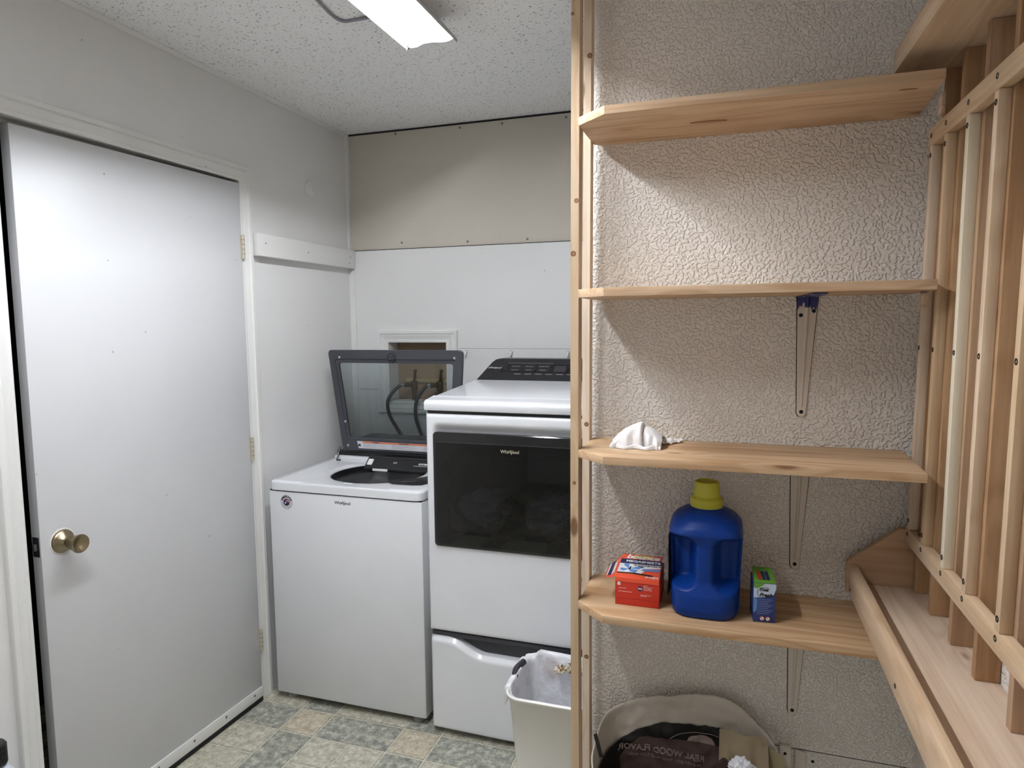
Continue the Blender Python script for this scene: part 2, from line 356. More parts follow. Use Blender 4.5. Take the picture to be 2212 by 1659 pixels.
# floor: printed sheet vinyl, cells of grey, tan and cream
M_grout = tile_mat('floor_grout', rgb(186, 183, 165), rgb(202, 199, 182), rgb(216, 213, 198), 60)
M_tg = tile_mat('floor_grey', rgb(116, 118, 108), rgb(152, 153, 142), rgb(196, 195, 180))
M_tt = tile_mat('floor_tan', rgb(158, 150, 130), rgb(192, 182, 160), rgb(214, 206, 186))
M_tc = tile_mat('floor_cream', rgb(156, 153, 136), rgb(188, 185, 166), rgb(214, 211, 194))
bm = bmesh.new(); B(bm, -2.7, .7, YN-.1, YB+.1, -.06, -.0008)
PX, PY, X0, Y0, g = .1505, .1455, -1.58, 1.977, .0036
for i in range(-8, 16):
    for j in range(-26, 8):
        x, y = X0+i*PX, Y0+j*PY
        im, jm = i % 3, j % 3
        if jm == 0:
            if im == 0: mi, w_, h_ = 2, 1, 1
            elif im == 1: mi, w_, h_ = 1, 2, 1
            else: continue
        else:
            if im == 0:
                if jm == 2: continue
                mi, w_, h_ = 1, 1, 2
            else: mi, w_, h_ = 3, 1, 1
        q = (x+g, x+w_*PX-g, y+g, y+h_*PY-g)
        for e_, z_, m_ in ((0, -.0004, 4), (.0014, 0, mi)):
            f = bm.faces.new([bm.verts.new((a, b, z_)) for a, b in ((q[0]+e_, q[2]+e_), (q[1]-e_, q[2]+e_), (q[1]-e_, q[3]-e_), (q[0]+e_, q[3]-e_))]); f.material_index = m_
struct('floor', bm, [M_grout, M_tg, M_tt, M_tc, plain('tile_edge', rgb(104, 102, 90), .6)], smooth=0)
bm = box(-2.7, .7, YN-.1, YB+.12, ZC, ZC+.08); struct('ceiling', bm, M_ceiling, smooth=0)
# left wall with the door opening
DY0, DY1, DZ = 1.238, 2.135, 2.068
bm = bmesh.new(); B(bm, XL-.11, XL, YN-.1, DY0-.018, 0, ZC); B(bm, XL-.11, XL, DY1+.018, YB+.1, 0, ZC); B(bm, XL-.11, XL, DY0-.018, DY1+.018, DZ+.018, ZC)
struct('wall_left', bm, M_white_wall, smooth=0)
bm = bmesh.new(); B(bm, XL-.11, XL+.001, DY0-.018, DY0, 0, DZ+.018); B(bm, XL-.11, XL+.001, DY1, DY1+.018, 0, DZ+.018); B(bm, XL-.11, XL+.001, DY0, DY1, DZ, DZ+.018)
B(bm, XL-.075, XL-.055, DY1-.012, DY1, 0, DZ); B(bm, XL-.075, XL-.055, DY0, DY1, DZ-.012, DZ)
struct('trim_1', bm, M_trim, smooth=0)
def moulding(corners_fn, prof, closed):
    """prof: (outward offset, height); corners_fn(off, h) -> list of corner points"""
    bm = bmesh.new(); loops = [[bm.verts.new(p) for p in corners_fn(o_, h)] for o_, h in prof]
    n = len(loops[0])
    for k in range(len(loops)-1):
        for i in range(n if closed else n-1): bm.faces.new((loops[k][i], loops[k][(i+1) % n], loops[k+1][(i+1) % n], loops[k+1][i]))
    bmesh.ops.recalc_face_normals(bm, faces=bm.faces)
    return bm
CAS = [(0, 0), (0, .009), (.004, .011), (.012, .011), (.014, .009), (.036, .015), (.040, .012), (.043, .018), (.056, .018), (.058, .014), (.058, 0)]
def dc(o_, h):
    a, b, z = DY0+.006-0-o_, DY1-.004+o_, DZ-.004+o_
    return [(XL+h, a, 0), (XL+h, a, z), (XL+h, b, z), (XL+h, b, 0)]
struct('trim_2', moulding(dc, CAS, False), M_trim, smooth=20)
# wall behind the machines: white lower panel, bare upper panel, recess opening
BX0, BX1, BZ0, BZ1 = -1.582, -1.268, 1.135, 1.43
bm = bmesh.new()
B(bm, XL, BX0, YB-.008, YB+.1, 0, 1.874); B(bm, BX1, .6, YB-.008, YB+.1, 0, 1.874)
B(bm, BX0, BX1, YB-.008, YB+.1, 0, BZ0); B(bm, BX0, BX1, YB-.008, YB+.1, BZ1, 1.874)
struct('wall_back', bm, M_white_wall, smooth=0)
bm = box(XL, .6, YB, YB+.1, 1.876, ZC-.007)
wbu = struct('wall_back_upper', bm, M_beige, smooth=0)
def screw_head(parent, p, axis, r=.0045, h=.0006, m=M_screw, name='screw'):
    p = Vector(p); a = Vector(axis)
    o = obj(name, lathe(bmesh.new(), p-a*.002, a, [(0, r), (.002+h, r), (.002+h, r*.6), (.002-h*.5, r*.45)], 14), m, parent)
    return o
def wp(x, z): return (x, YB, z)
for x, z in ((-1.52, 2.415), (-1.19, 2.412), (-.985, 2.410), (-.69, 2.408), (-1.50, 1.905), (-1.16, 1.895), (-.87, 1.893)):
    screw_head(wbu, wp(x, z), (0, -1, 0), .005, .001)
# small joint and corner trims
bm = bmesh.new(); B(bm, XL, XL+.012, YB-.02, YB-.0005, 1.88, ZC); struct('trim_3', bm, M_white_wall)
bm = bmesh.new(); B(bm, XL, XL+.03, YB-.014, YB-.008, 0, 1.788); struct('trim_4', bm, M_trim)
bm = bmesh.new(); B(bm, XL, .6, YB-.0095, YB-.002, 1.8735, 1.8762); B(bm, XL, .6, YB-.004, YB+.01, ZC-.008, ZC-.001)
B(bm, XL, BX0-.06, YB-.0085, YB-.007, 1.193, 1.1945); B(bm, BX1+.06, .6, YB-.0085, YB-.007, 1.398, 1.399)
struct('trim_5', bm, M_gap, smooth=0)
def cove(u, v):
    a = u; y = YN+(YB-YN)*a
    return (XL+.001+.010*(1-v), y, ZC-.012*v - .0008)
bm = grid(cove, 40, 3); struct('trim_6', bm, M_white_wall)
# textured partition wall with a built-up rounded corner at its left end
WL = -.354
def wallprof(x):
    d = x-WL
    if d < .047: return TW-.005+.014*(1-d/.047)**2.2      # rounded towards the end
    return TW-.005*(1-smoothstep(.049, .079, d))
xs = [WL+.0012+.046*k/12 for k in range(13)] + [WL+.049+.003*k for k in range(12)] + [-.25, 0, .3, .6]
bm = bmesh.new(); zs = [0, .405, .4055, ZC]
cols = [[bm.verts.new((x, wallprof(x)+(0 if z >= .4055 else .0), z)) for z in zs] for x in xs]
for i in range(len(xs)-1):
    for j in range(3): bm.faces.new((cols[i][j], cols[i+1][j], cols[i+1][j+1], cols[i][j+1]))
B(bm, WL+.001, .6, TW+.011, TW+.115, 0, ZC)
bmesh.ops.recalc_face_normals(bm, faces=bm.faces)
struct('wall_middle', bm, M_texwall, smooth=60)
bm = box(-.30, .6, TW-.0008, TW+.001, .4025, .4040); struct('trim_7', bm, M_gap)
struct('wall_right', box(XR2, XR2+.1, YN-.1, YB+.1, 0, ZC), M_texwall, smooth=0)
# unseen wall behind the camera; wide opening added so world fill light enters
bm = bmesh.new(); B(bm, -2.7, -1.2, YN-.1, YN, 0, ZC); B(bm, .45, .7, YN-.1, YN, 0, ZC); B(bm, -1.2, .45, YN-.1, YN, 2.1, ZC)
struct('wall_front', bm, M_white_wall, smooth=0)
bm = bmesh.new(); B(bm, -2.7, -2.6, .2, 3.0, 0, ZC); B(bm, -2.6, XL-.11, .2, .3, 0, ZC); B(bm, -2.6, XL-.11, 2.9, 3.0, 0, ZC)
struct('wall_hall', bm, M_dark_hall, smooth=0)

# ---------------------------------------------------------------- door
hinge = Vector((-1.770, 2.127, 0)); ang = math.radians(-2.2)
door = thing('door_1', hinge, 'white flat slab door standing slightly ajar in the left wall, brass knob', 'door', kind='structure')
BASE[door.name] = Vector((0, 0, 0)); door.rotation_euler = (0, 0, ang)
W = 2.127-1.298
# local frame: y from -W (latch edge) to 0, x from -.035 to 0 (room face)
obj('door_panel', box(-.035, 0, -W, 0, .012, 2.052, .0015), M_door, door)
bm = box(0, .006, -W+.004, -.004, .014, .062, .002); sw = obj('door_sweep', bm, M_trim, door)
obj('rubber_strip', box(.001, .007, -W+.004, -.004, .003, .02, .001), M_black, door)
for k in range(6): screw_head(sw, (.006, -.05-k*.152, .045), (1, 0, 0), .0045, .0008)
kn = thing('door_knob', (0, 0, 0)); kn.parent = door; BASE[kn.name] = Vector((0, 0, 0))
bpy.data.objects.remove(kn)
kc = (0, -W+.062, .908)
knob = obj('door_knob', lathe(bmesh.new(), kc, (1, 0, 0), [(.018, .010), (.030, .0095), (.031, .016), (.040, .019), (.066, .0245), (.070, .0265), (.073, .0262), (.072, .023), (.064, .012), (.058, .002)], 36), M_brass, door, smooth=50)
obj('rosette', lathe(bmesh.new(), kc, (1, 0, 0), [(0, .034), (.004, .0335), (.009, .028), (.014, .018), (.024, .0125)], 36), M_brass, knob, smooth=50)
obj('paint_ring', lathe(bmesh.new(), kc, (1, 0, 0), [(0, .0375), (.0012, .037), (.0014, .033)], 36), M_skyp if False else M_trim, knob)
lp = obj('latch_plate', box(-.030, -.005, -W-.0012, -W+.002, .908-.028, .908+.028, .0005), M_darkmetal, door)
obj('latch_bolt', prism([(-.026, -W, .908-.009), (-.012, -W, .908-.009), (-.012, -W-.009, .908-.009), (-.020, -W-.009, .908-.009)], (0, 0, .018)), M_steel, lp)
for z in (-.021, .021): screw_head(lp, (-.0175, -W-.001, .908+z), (0, -1, 0), .0035)
for hz in (1.815, 1.035, .255):
    hm = obj('hinge', tube(bmesh.new(), (.004, .002, hz-.045), (.004, .002, hz+.045), .0062, n=14), M_rust, door)
    bm = bmesh.new()
    B(bm, -.002, .0012, -.009, .0, hz-.045, hz+.045); obj('hinge_leaf', bm, M_rust, hm)
    for k in range(4): obj('knuckle_gap', lathe(bmesh.new(), (.004, .002, hz-.028+k*.018), (0, 0, 1), [(0, .0064), (.0012, .0064)], 14), M_gap, hm)

# ---------------------------------------------------------------- left wall fittings
t = obj('wall_cleat', box(XL, XL+.036, 2.196, 2.905, 1.788, 1.876, .003), M_trim)
tag(t, 'white painted horizontal board fixed along the left wall from door casing to back corner', 'board')
for y, z in ((2.24, 1.84), (2.52, 1.83), (2.86, 1.84), (2.85, 1.81)): screw_head(t, (XL+.036, y, z), (1, 0, 0), .003)
t = obj('wall_plug', lathe(bmesh.new(), (XL, 2.60, 2.115), (1, 0, 0), [(0, .036), (.006, .036), (.010, .030), (.010, .020), (.022, .018), (.024, .012), (.024, .001)], 32), M_trim)
tag(t, 'small round white painted plug high on the left wall', 'cover')
# plumbing box in the back wall
t = thing('plumbing_box', ((BX0+BX1)/2, YB, BZ0), 'white framed recessed box in the back wall behind the open lid, with taps inside', 'wall box')
def bc(o_, h):
    return [(BX0-o_+.004, YB-.008-h, BZ0-o_+.004), (BX0-o_+.004, YB-.008-h, BZ1+o_-.004), (BX1+o_-.004, YB-.008-h, BZ1+o_-.004), (BX1+o_-.004, YB-.008-h, BZ0-o_+.004)]
obj('casing', moulding(bc, CAS, True), M_trim, t, smooth=20)
bm = bmesh.new()
B(bm, BX0, BX0+.004, YB-.008, YB+.085, BZ0, BZ1); B(bm, BX1-.004, BX1, YB-.008, YB+.085, BZ0, BZ1); B(bm, BX0, BX1, YB-.008, YB+.085, BZ1-.004, BZ1); B(bm, BX0, BX1, YB-.008, YB+.085, BZ0, BZ0+.004)
obj('liner', bm, M_white_wall, t)
obj('back_board', box(BX0+.004, BX1-.004, YB+.08, YB+.084, BZ0+.004, BZ1-.004), M_ply, t)
obj('ledger', box(BX0+.05, BX1-.004, YB+.068, YB+.08, 1.225, 1.245, .002), wood('X', (190, 176, 140), (160, 140, 104)), t)
for k, (vx, vz) in enumerate(((-1.475, 1.205), (-1.335, 1.205))):
    bm = bmesh.new()
    tube(bm, (vx, YB+.045, 1.14), (vx, YB+.045, vz), .011); tube(bm, (vx, YB+.045, vz-.012), (vx, YB+.045, vz+.03), .015)
    tube(bm, (vx, YB+.045, vz+.012), (vx-.035, YB-.0, vz+.012), .012); tube(bm, (vx, YB+.045, vz+.03), (vx+.012, YB+.03, vz+.05), .006)
    tap = obj('water_tap', bm, M_valve)
    bm = tube(bmesh.new(), (vx+.012, YB+.03, vz+.048), (vx+.020, YB+.02, vz+.078), .008, .006); lathe(bm, (vx+.020, YB+.02, vz+.078), (.3, -.3, .9), [(0, .006), (.004, .010), (.010, .008), (.012, .001)], 14)
    obj('handle', bm, M_valve, tap)
    tag(tap, 'old brass water tap in the plumbing box, ' + ('left one behind the washer lid glass' if k == 0 else 'right one, nearer the dryer'), 'tap', 'water taps in the wall box')
    end = Vector((vx-.035, YB-.0, vz+.012))
    pts = ([end, end+Vector((-.022, -.02, -.01)), (vx-.088, YB-.06, 1.15), (vx-.078, YB-.07, 1.08), (vx-.03, YB-.07, 1.0), (vx+.01, YB-.06, .93), (vx+.03, YB-.05, .80)] if k == 0 else
           [end, end+Vector((-.018, -.02, -.01)), (vx-.075, YB-.06, 1.15), (vx-.078, YB-.07, 1.08), (vx-.055, YB-.07, 1.0), (vx-.02, YB-.06, .92), (vx-.0, YB-.05, .80)])
    h = obj('water_hose', path_tube(pts, .0085), M_hose)
    obj('coupling', lathe(bmesh.new(), end+Vector((.004, .006, .002)), (-.7, -.6, -.25), [(0, .012), (.004, .0135), (.022, .0135), (.024, .009)], 16), M_chrome, h)
    tag(h, 'black rubber hose with chrome coupling hanging from the ' + ('left' if k == 0 else 'right') + ' water tap', 'hose', 'washer hoses')
    if k == 1:
        h = obj('water_hose', path_tube([(vx+.012, YB-.025, 1.18), (vx+.010, YB-.045, 1.15), (vx+.012, YB-.06, 1.08), (vx+.02, YB-.06, .98), (vx+.035, YB-.05, .85)], .011), M_hose)
        tag(h, 'thicker black hose hanging between the right water tap and the dryer', 'hose', 'washer hoses')
for k, hx in enumerate((-1.172, -.948, -.680)):
    bm = tube(bmesh.new(), (hx, YB-.008, 1.386), (hx, YB-.014, 1.386), .008)
    t = obj('wall_clip', bm, M_trim)
    obj('hook', path_tube([(hx, YB-.014, 1.385), (hx+.002, YB-.024, 1.376), (hx, YB-.028, 1.366), (hx-.001, YB-.016, 1.363)], .0035, 8), M_trim, t)
    screw_head(t, (hx, YB-.014, 1.388), (0, -1, 0), .0028)
    tag(t, 'small white clip screwed to the back wall above the dryer, ' + ('nearest the framed box' if k == 0 else 'middle of the three' if k == 1 else 'nearest the wooden posts'), 'clip', 'clips on the back wall')

# ---------------------------------------------------------------- ceiling lamp
LX0, LX1, LY0, LY1, LZ = -.955, -.790, .32, 1.925, 2.36
lamp = thing('ceiling_light', ((LX0+LX1)/2, (LY0+LY1)/2, LZ), 'fluorescent strip light glowing white on the ceiling', 'ceiling light')
bm = bmesh.new()
B(bm, LX0+.050, LX1-.050, LY0, LY1-.03, LZ+.062, ZC-.0005)
obj('housing', bm, M_fixture, lamp)
# reflector wings: open trough
prof = [(LX0, LZ-.004), (LX0-.003, LZ+.004), (LX0+.046, LZ+.062), (LX1-.046, LZ+.062), (LX1+.003, LZ+.004), (LX1, LZ-.004), (LX1+.0015, LZ+.004), (LX1-.048, LZ+.058), (LX0+.048, LZ+.058), (LX0-.0015, LZ+.004)]
bm = bmesh.new(); nY = 2
a = [bm.verts.new((x, LY0, z)) for x, z in prof]; b = [bm.verts.new((x, LY1, z)) for x, z in prof]
for i in range(len(prof)): bm.faces.new((a[i], b[i], b[(i+1) % len(prof)], a[(i+1) % len(prof)]))
bmesh.ops.recalc_face_normals(bm, faces=bm.faces)
obj('reflector', bm, M_reflector, lamp, smooth=0)
# end cap with a cracked, uneven lower edge
ecpts = [(LX0+.046, LZ+.060), (LX0-.003, LZ-.006), (LX0+.004, LZ+.004), (LX0+.012, LZ-.001), (LX0+.035, LZ-.001), (LX0+.055, LZ+.006), (LX0+.085, LZ+.007), (LX0+.11, LZ+.003), (LX0+.135, LZ+.002), (LX0+.155, LZ+.008), (LX1+.001, LZ+.008), (LX1-.046, LZ+.060)]
obj('end_cap', prism([(x, LY1-.002, z) for x, z in ecpts], (0, .004, 0)), M_fixture, lamp)
obj('end_cap', prism([(LX0+.046, LY0, LZ+.06), (LX0-.001, LY0, LZ), (LX1+.001, LY0, LZ), (LX1-.046, LY0, LZ+.06)], (0, -.004, 0)), M_fixture, lamp)
cx = (LX0+LX1)/2
obj('ballast_cover', prism([(cx-.012, LY0+.01, LZ+.058), (cx, LY0+.01, LZ+.052), (cx+.012, LY0+.01, LZ+.058)], (0, LY1-LY0-.14, 0)), M_fixture, lamp, smooth=0)
for s in (-1, 1):
    tb = obj('fluorescent_tube', tube(bmesh.new(), (cx+s*.0145, LY0+.02, LZ+.040), (cx+s*.0145, LY1-.02, LZ+.040), .0065, n=20), M_tube, lamp)
    obj('tube_cap', tube(bmesh.new(), (cx+s*.0145, LY1-.022, LZ+.040), (cx+s*.0145, LY1-.004, LZ+.040), .0085), M_steel, tb)
bm = path_tube([(-1.03, .9, ZC-.004), (-1.08, 1.45, ZC-.004), (-1.12, 1.70, ZC-.005), (-1.132, 1.80, ZC-.005), (-1.122, 1.838, ZC-.005), (-1.09, 1.842, ZC-.005), (-1.02, 1.84, ZC-.006), (-.94, 1.845, ZC-.010)], .0045, 8)
t = obj('power_cord', bm, M_cord); tag(t, 'flat grey power cord stapled to the ceiling left of the strip light', 'cord')
bm = path_tube([(-.795, 1.45, ZC-.006), (-.76, 1.60, ZC-.004), (-.765, 1.70, ZC-.004), (-.80, 1.76, ZC-.006)], .004, 8)
t = obj('power_cord', bm, M_cord); tag(t, 'short grey cord on the ceiling right of the strip light', 'cord')

# ---------------------------------------------------------------- washer
WX0, WX1, WY0, WY1 = -1.718, -1.052, 2.155, 2.84
washer = thing('washing_machine', ((WX0+WX1)/2, (WY0+WY1)/2, 0), 'white top-loading washing machine with its smoked glass lid standing open', 'washing machine')
obj('cabinet', box(WX0, WX1, WY0, WY1, .03, .866, .006), M_enamel_side, washer)
obj('base', box(WX0+.03, WX1-.03, WY0+.04, WY1-.03, .018, .031), M_black_plastic, washer)
for fx in (WX0+.05, WX1-.05):
    for fy in (WY0+.04, WY1-.05):
        obj('foot', lathe(bmesh.new(), (fx, fy, 0), (0, 0, 1), [(0, .022), (.006, .024), (.012, .020), (.03, .010)], 20), plain('grey_foot', rgb(150, 148, 144), .6) if fx == WX0+.05 and fy == WY0+.04 else bpy.data.materials['grey_foot'], washer)
HC, HR = (-1.378, 2.43), .2
N_ = 120
def topfn(u, v):
    a = 2*PI*u
    d = Vector((math.cos(a), math.sin(a)))
    # outer rounded rectangle point along direction from hole centre
    ox0, ox1, oy0, oy1 = WX0-.001, WX1+.001, WY0-.003, WY1
    ts = []
    if d.x > 1e-9: ts.append((ox1-HC[0])/d.x)
    if d.x < -1e-9: ts.append((ox0-HC[0])/d.x)
    if d.y > 1e-9: ts.append((oy1-HC[1])/d.y)
    if d.y < -1e-9: ts.append((oy0-HC[1])/d.y)
    t_ = min(ts); ex, ey = HC[0]+d.x*t_, HC[1]+d.y*t_
    # round the corners
    r = .03; cxm, cym = min(max(ex, ox0+r), ox1-r), min(max(ey, oy0+r), oy1-r)
    q = Vector((ex-cxm, ey-cym))
    if ex != cxm and ey != cym and q.length > r: q = q.normalized()*r; ex, ey = cxm+q.x, cym+q.y
    seq = [(1.0, .870, 0), (1.0, .893, 0), (.997, .898, 0), (.988, .902, 0), (.97, .9045, 0), (.8, .9045, 0), (.5, .903, 0), (.2, .901, 0), (.05, .900, 0), (.0, .897, 0), (-.004, .893, 0), (-.006, .891, 0), (-.006, .889, 0)]
    k = min(int(round(v*(len(seq)-1))), len(seq)-1); s, z, _ = seq[k]
    hx, hy = HC[0]+d.x*HR, HC[1]+d.y*HR
    if s >= 0: return (hx+(ex-hx)*s, hy+(ey-hy)*s, z)
    return (hx+d.x*s*.4, hy+d.y*s*.4, z)
bm = grid(topfn, N_*2, 13, closed=True); bmesh.ops.recalc_face_normals(bm, faces=bm.faces)
obj('top_panel', bm, M_enamel, washer, smooth=50)
obj('seam', box(WX0+.004, WX1-.004, WY0+.003, WY1-.003, .865, .8705), M_black_plastic, washer)
tub = obj('tub_ring', lathe(bmesh.new(), (HC[0], HC[1], 0), (0, 0, 1), [(.8895, .1978), (.872, .1965), (.862, .190), (.855, .186)], 64, False, False), M_black_plastic, washer, smooth=60)
bk = obj('basket', lathe(bmesh.new(), (HC[0], HC[1], 0), (0, 0, 1), [(.846, .176), (.83, .172), (.78, .184), (.62, .188), (.42, .186), (.41, .0)], 64, False, False), M_fridge, washer, smooth=50)
obj('basket_rim', lathe(bmesh.new(), (HC[0], HC[1], 0), (0, 0, 1), [(.848, .188), (.856, .186), (.858, .181), (.852, .177), (.846, .176)], 64, False, False), M_steel, bk, smooth=60)
obj('agitator', lathe(bmesh.new(), (HC[0], HC[1], 0), (0, 0, 1), [(.41, .12), (.44, .09), (.46, .05), (.60, .035), (.64, .0)], 32, False, False), M_grey_plastic, washer, smooth=50)
# dispenser bar behind the opening
bm = prism([(-1.495, 2.500, .884), (-1.495, 2.502, .897), (-1.495, 2.547, .936), (-1.495, 2.560, .937), (-1.495, 2.585, .900)], (.40, 0, 0), .003)
dp = obj('dispenser', bm, M_black_plastic, washer)
obj('button', prism([(-1.487, 2.513, .9065), (-1.463, 2.513, .9065), (-1.463, 2.537, .9273), (-1.487, 2.537, .9273)], (0, -.0013, .0015)), M_whitep, dp)
obj('end_seam', prism([(-1.455, 2.503, .8978), (-1.453, 2.503, .8978), (-1.453, 2.546, .9351), (-1.455, 2.546, .9351)], (0, -.0004, .0005)), M_black_plastic, dp)
obj('label', prism([(-1.452, 2.5005, .885), (-1.380, 2.5005, .885), (-1.380, 2.502, .895), (-1.452, 2.502, .895)], (0, -.0012, .0002)), M_whitep, dp)
nrm = Vector((0, .756, .655))
lettering('lettering', 'OXI', .010, M_whitep, dp, (-1.355, 2.5255, .9190), (1, 0, 0), nrm)
lettering('lettering', 'SOFTENER', .012, M_whitep, dp, (-1.215, 2.5255, .9190), (1, 0, 0), nrm, bold=.0004)
obj('underline', prism([(-1.265, 2.519, .9115), (-1.165, 2.519, .9115), (-1.165, 2.520, .9124), (-1.265, 2.520, .9124)], (0, -.0006, .0007)), M_whitep, dp)
# detergent drawer cover at the right front of the opening
bm = bmesh.new(); pts = []
for x, y in [(-1.243, 2.268), (-1.236, 2.254), (-1.218, 2.244), (-1.13, 2.242), (-1.098, 2.250), (-1.085, 2.275), (-1.085, 2.40), (-1.12, 2.40), (-1.165, 2.345), (-1.205, 2.310), (-1.235, 2.288)]: pts.append((x, y, .9035))
cv = obj('detergent_cover', prism(pts, (0, 0, .004), .0012), M_black_plastic, washer)
lettering('lettering', 'DETERGENT', .010, M_greyp, cv, (-1.165, 2.280, .9082), (.9, .43, 0), (-.43, .9, 0))
obj('sticker', box(-1.402, -1.365, 2.188, 2.206, .9046, .9049), M_whitep, washer)
# rear deck and hinge strip
bm = bmesh.new(); B(bm, WX0+.006, WX1-.006, 2.612, WY1-.004, .90, .917, .004)
obj('rear_deck', bm, M_enamel, washer)
bm = bmesh.new(); B(bm, WX0+.010, WX1-.010, 2.628, 2.70, .915, .938, .004)
hs_ = obj('hinge_strip', bm, M_black_plastic, washer)
bm = prism([(WX0+.045, 2.70, .925), (WX0+.055, 2.70, .975), (WX0+.085, 2.70, .990), (WX1-.085, 2.70, .990), (WX1-.055, 2.70, .975), (WX1-.045, 2.70, .925)], (0, .12, 0), .004)
obj('control_console', bm, M_black_plastic, washer)
# lid: frame with glass; nearly upright
def lidpt(x, z, dy=0):   # z measured in world height along the lid
    return Vector((x, 2.612 + dy - (z-.945)*.045, z))
LB, LT = .945, 1.403
xl = lambda z: -1.668 - (z-LB)/(LT-LB)*.050
xr = lambda z: -1.096 + (z-LB)/(LT-LB)*.036
def lidloop(inset_s, inset_b, inset_t, r, dy, n=8):
    z0, z1 = LB+inset_b, LT-inset_t
    c = [(xl(z0)+inset_s, z0), (xr(z0)-inset_s, z0), (xr(z1)-inset_s, z1), (xl(z1)+inset_s, z1)]
    out = []
    for i, (x, z) in enumerate(c):
        p = Vector((x, z)); a = (Vector(c[i-1])-p).normalized(); b = (Vector(c[(i+1) % 4])-p).normalized()
        for k in range(n+1):
            t_ = k/n; w1, w2 = (1-t_)**2, t_**2
            q = p + a*r*w1 + b*r*w2; out.append(lidpt(q.x, q.y, dy))
    return out
bm = bmesh.new()
loops = [lidloop(.0, .0, .0, .022, .018), lidloop(0, 0, 0, .022, .004), lidloop(.003, .003, .004, .02, 0), lidloop(.030, .052, .040, .012, .001), lidloop(.032, .054, .042, .012, .006), lidloop(.044, .060, .058, .014, .008), lidloop(.045, .061, .059, .014, .016), lidloop(.0, .0, .0, .022, .018)]
V = [[bm.verts.new(p) for p in l] for l in loops]; n = len(V[0])
for k in range(len(V)-1):
    for i in range(n): bm.faces.new((V[k][i], V[k][(i+1) % n], V[k+1][(i+1) % n], V[k+1][i]))
bmesh.ops.recalc_face_normals(bm, faces=bm.faces)
lid = obj('lid', bm, M_grey_plastic, washer, smooth=30)
bm = bmesh.new(); bm.faces.new([bm.verts.new(p) for p in lidloop(.043, .059, .057, .014, .012)])
obj('lid_glass', bm, M_glass_lid, lid, smooth=0)
for x, z in ((-1.655-.012, 1.37), (-1.108, 1.37), (-1.655, 1.078), (-1.648, .968), (-1.105, 1.078)):
    obj('rivet', lathe(bmesh.new(), lidpt(x+.01, z, .001), (0, -1, 0), [(0, .0065), (.002, .006), (.003, .003), (.003, .0001)], 16), M_chrome, lid)
lk = lidpt(-1.397, 1.372, .001)
hk = obj('latch_socket', lathe(bmesh.new(), lk+Vector((0, .001, -.002)), (0, -1, 0), [(0, .021), (.003, .020), (.003, .0155), (0.0005, .015), (.0005, .0001)], 28), M_black_plastic, lid)
bm = bmesh.new(); B(bm, lk.x-.009, lk.x+.009, lk.y-.005, lk.y, lk.z+.002, lk.z+.008, .001); B(bm, lk.x-.013, lk.x+.003, lk.y-.006, lk.y, lk.z-.010, lk.z-.004, .001)
obj('latch_hook', bm, M_grey_plastic, hk)
ls = [lidpt(-1.583, .957, -.0006), lidpt(-1.13, .957, -.0006), lidpt(-1.13, .990, -.0006), lidpt(-1.590, .990, -.0006)]
st = obj('warning_label', prism(ls, (0, -.0005, 0)), plain('label_stock', rgb(214, 214, 222), .5), lid)
obj('orange_band', prism([lidpt(-1.560, .9825, -.0012), lidpt(-1.13, .9825, -.0012), lidpt(-1.13, .9893, -.0012), lidpt(-1.560, .9893, -.0012)], (0, -.0004, 0)), M_orange, st)
lettering('lettering', '\u26a0 WARNING'.replace('\u26a0 ', '! '), .0068, M_blackp, st, lidpt(-1.495, .986, -.0018), bold=.0002)
lettering('lettering', '! AVERTISSEMENT', .0068, M_blackp, st, lidpt(-1.355, .986, -.0018), bold=.0002)
for cx_, n_ in ((-1.50, 6), (-1.355, 6), (-1.20, 6)):
    for k in range(5):
        bm = bmesh.new()
        ww = .115*(1 if k % 2 == 0 else random.uniform(.5, .85)); x0_ = cx_-.06; zz_ = .979-k*.0042
        p = lidpt(x0_, zz_, -.0012); B(bm, x0_, x0_+ww, p.y-.0003, p.y, zz_-.0005, zz_+.0005)
        obj('print_line', bm, M_greyp, st, smooth=0)
pp = lidpt(-1.578, .967, -.0012)
obj('pictogram', prism([(pp.x-.008, pp.y, pp.z), (pp.x+.008, pp.y, pp.z), (pp.x+.005, pp.y, pp.z+.007), (pp.x+.006, pp.y, pp.z+.014), (pp.x+.001, pp.y, pp.z+.008), (pp.x-.004, pp.y, pp.z+.014), (pp.x-.005, pp.y, pp.z+.007)], (0, -.0004, 0)), M_blackp, st)
obj('lid_arm', path_tube([(-1.672, 2.600, .962), (-1.674, 2.585, .93), (-1.672, 2.57, .905), (-1.655, 2.572, .906)], .0045, 8), M_black_plastic, washer)

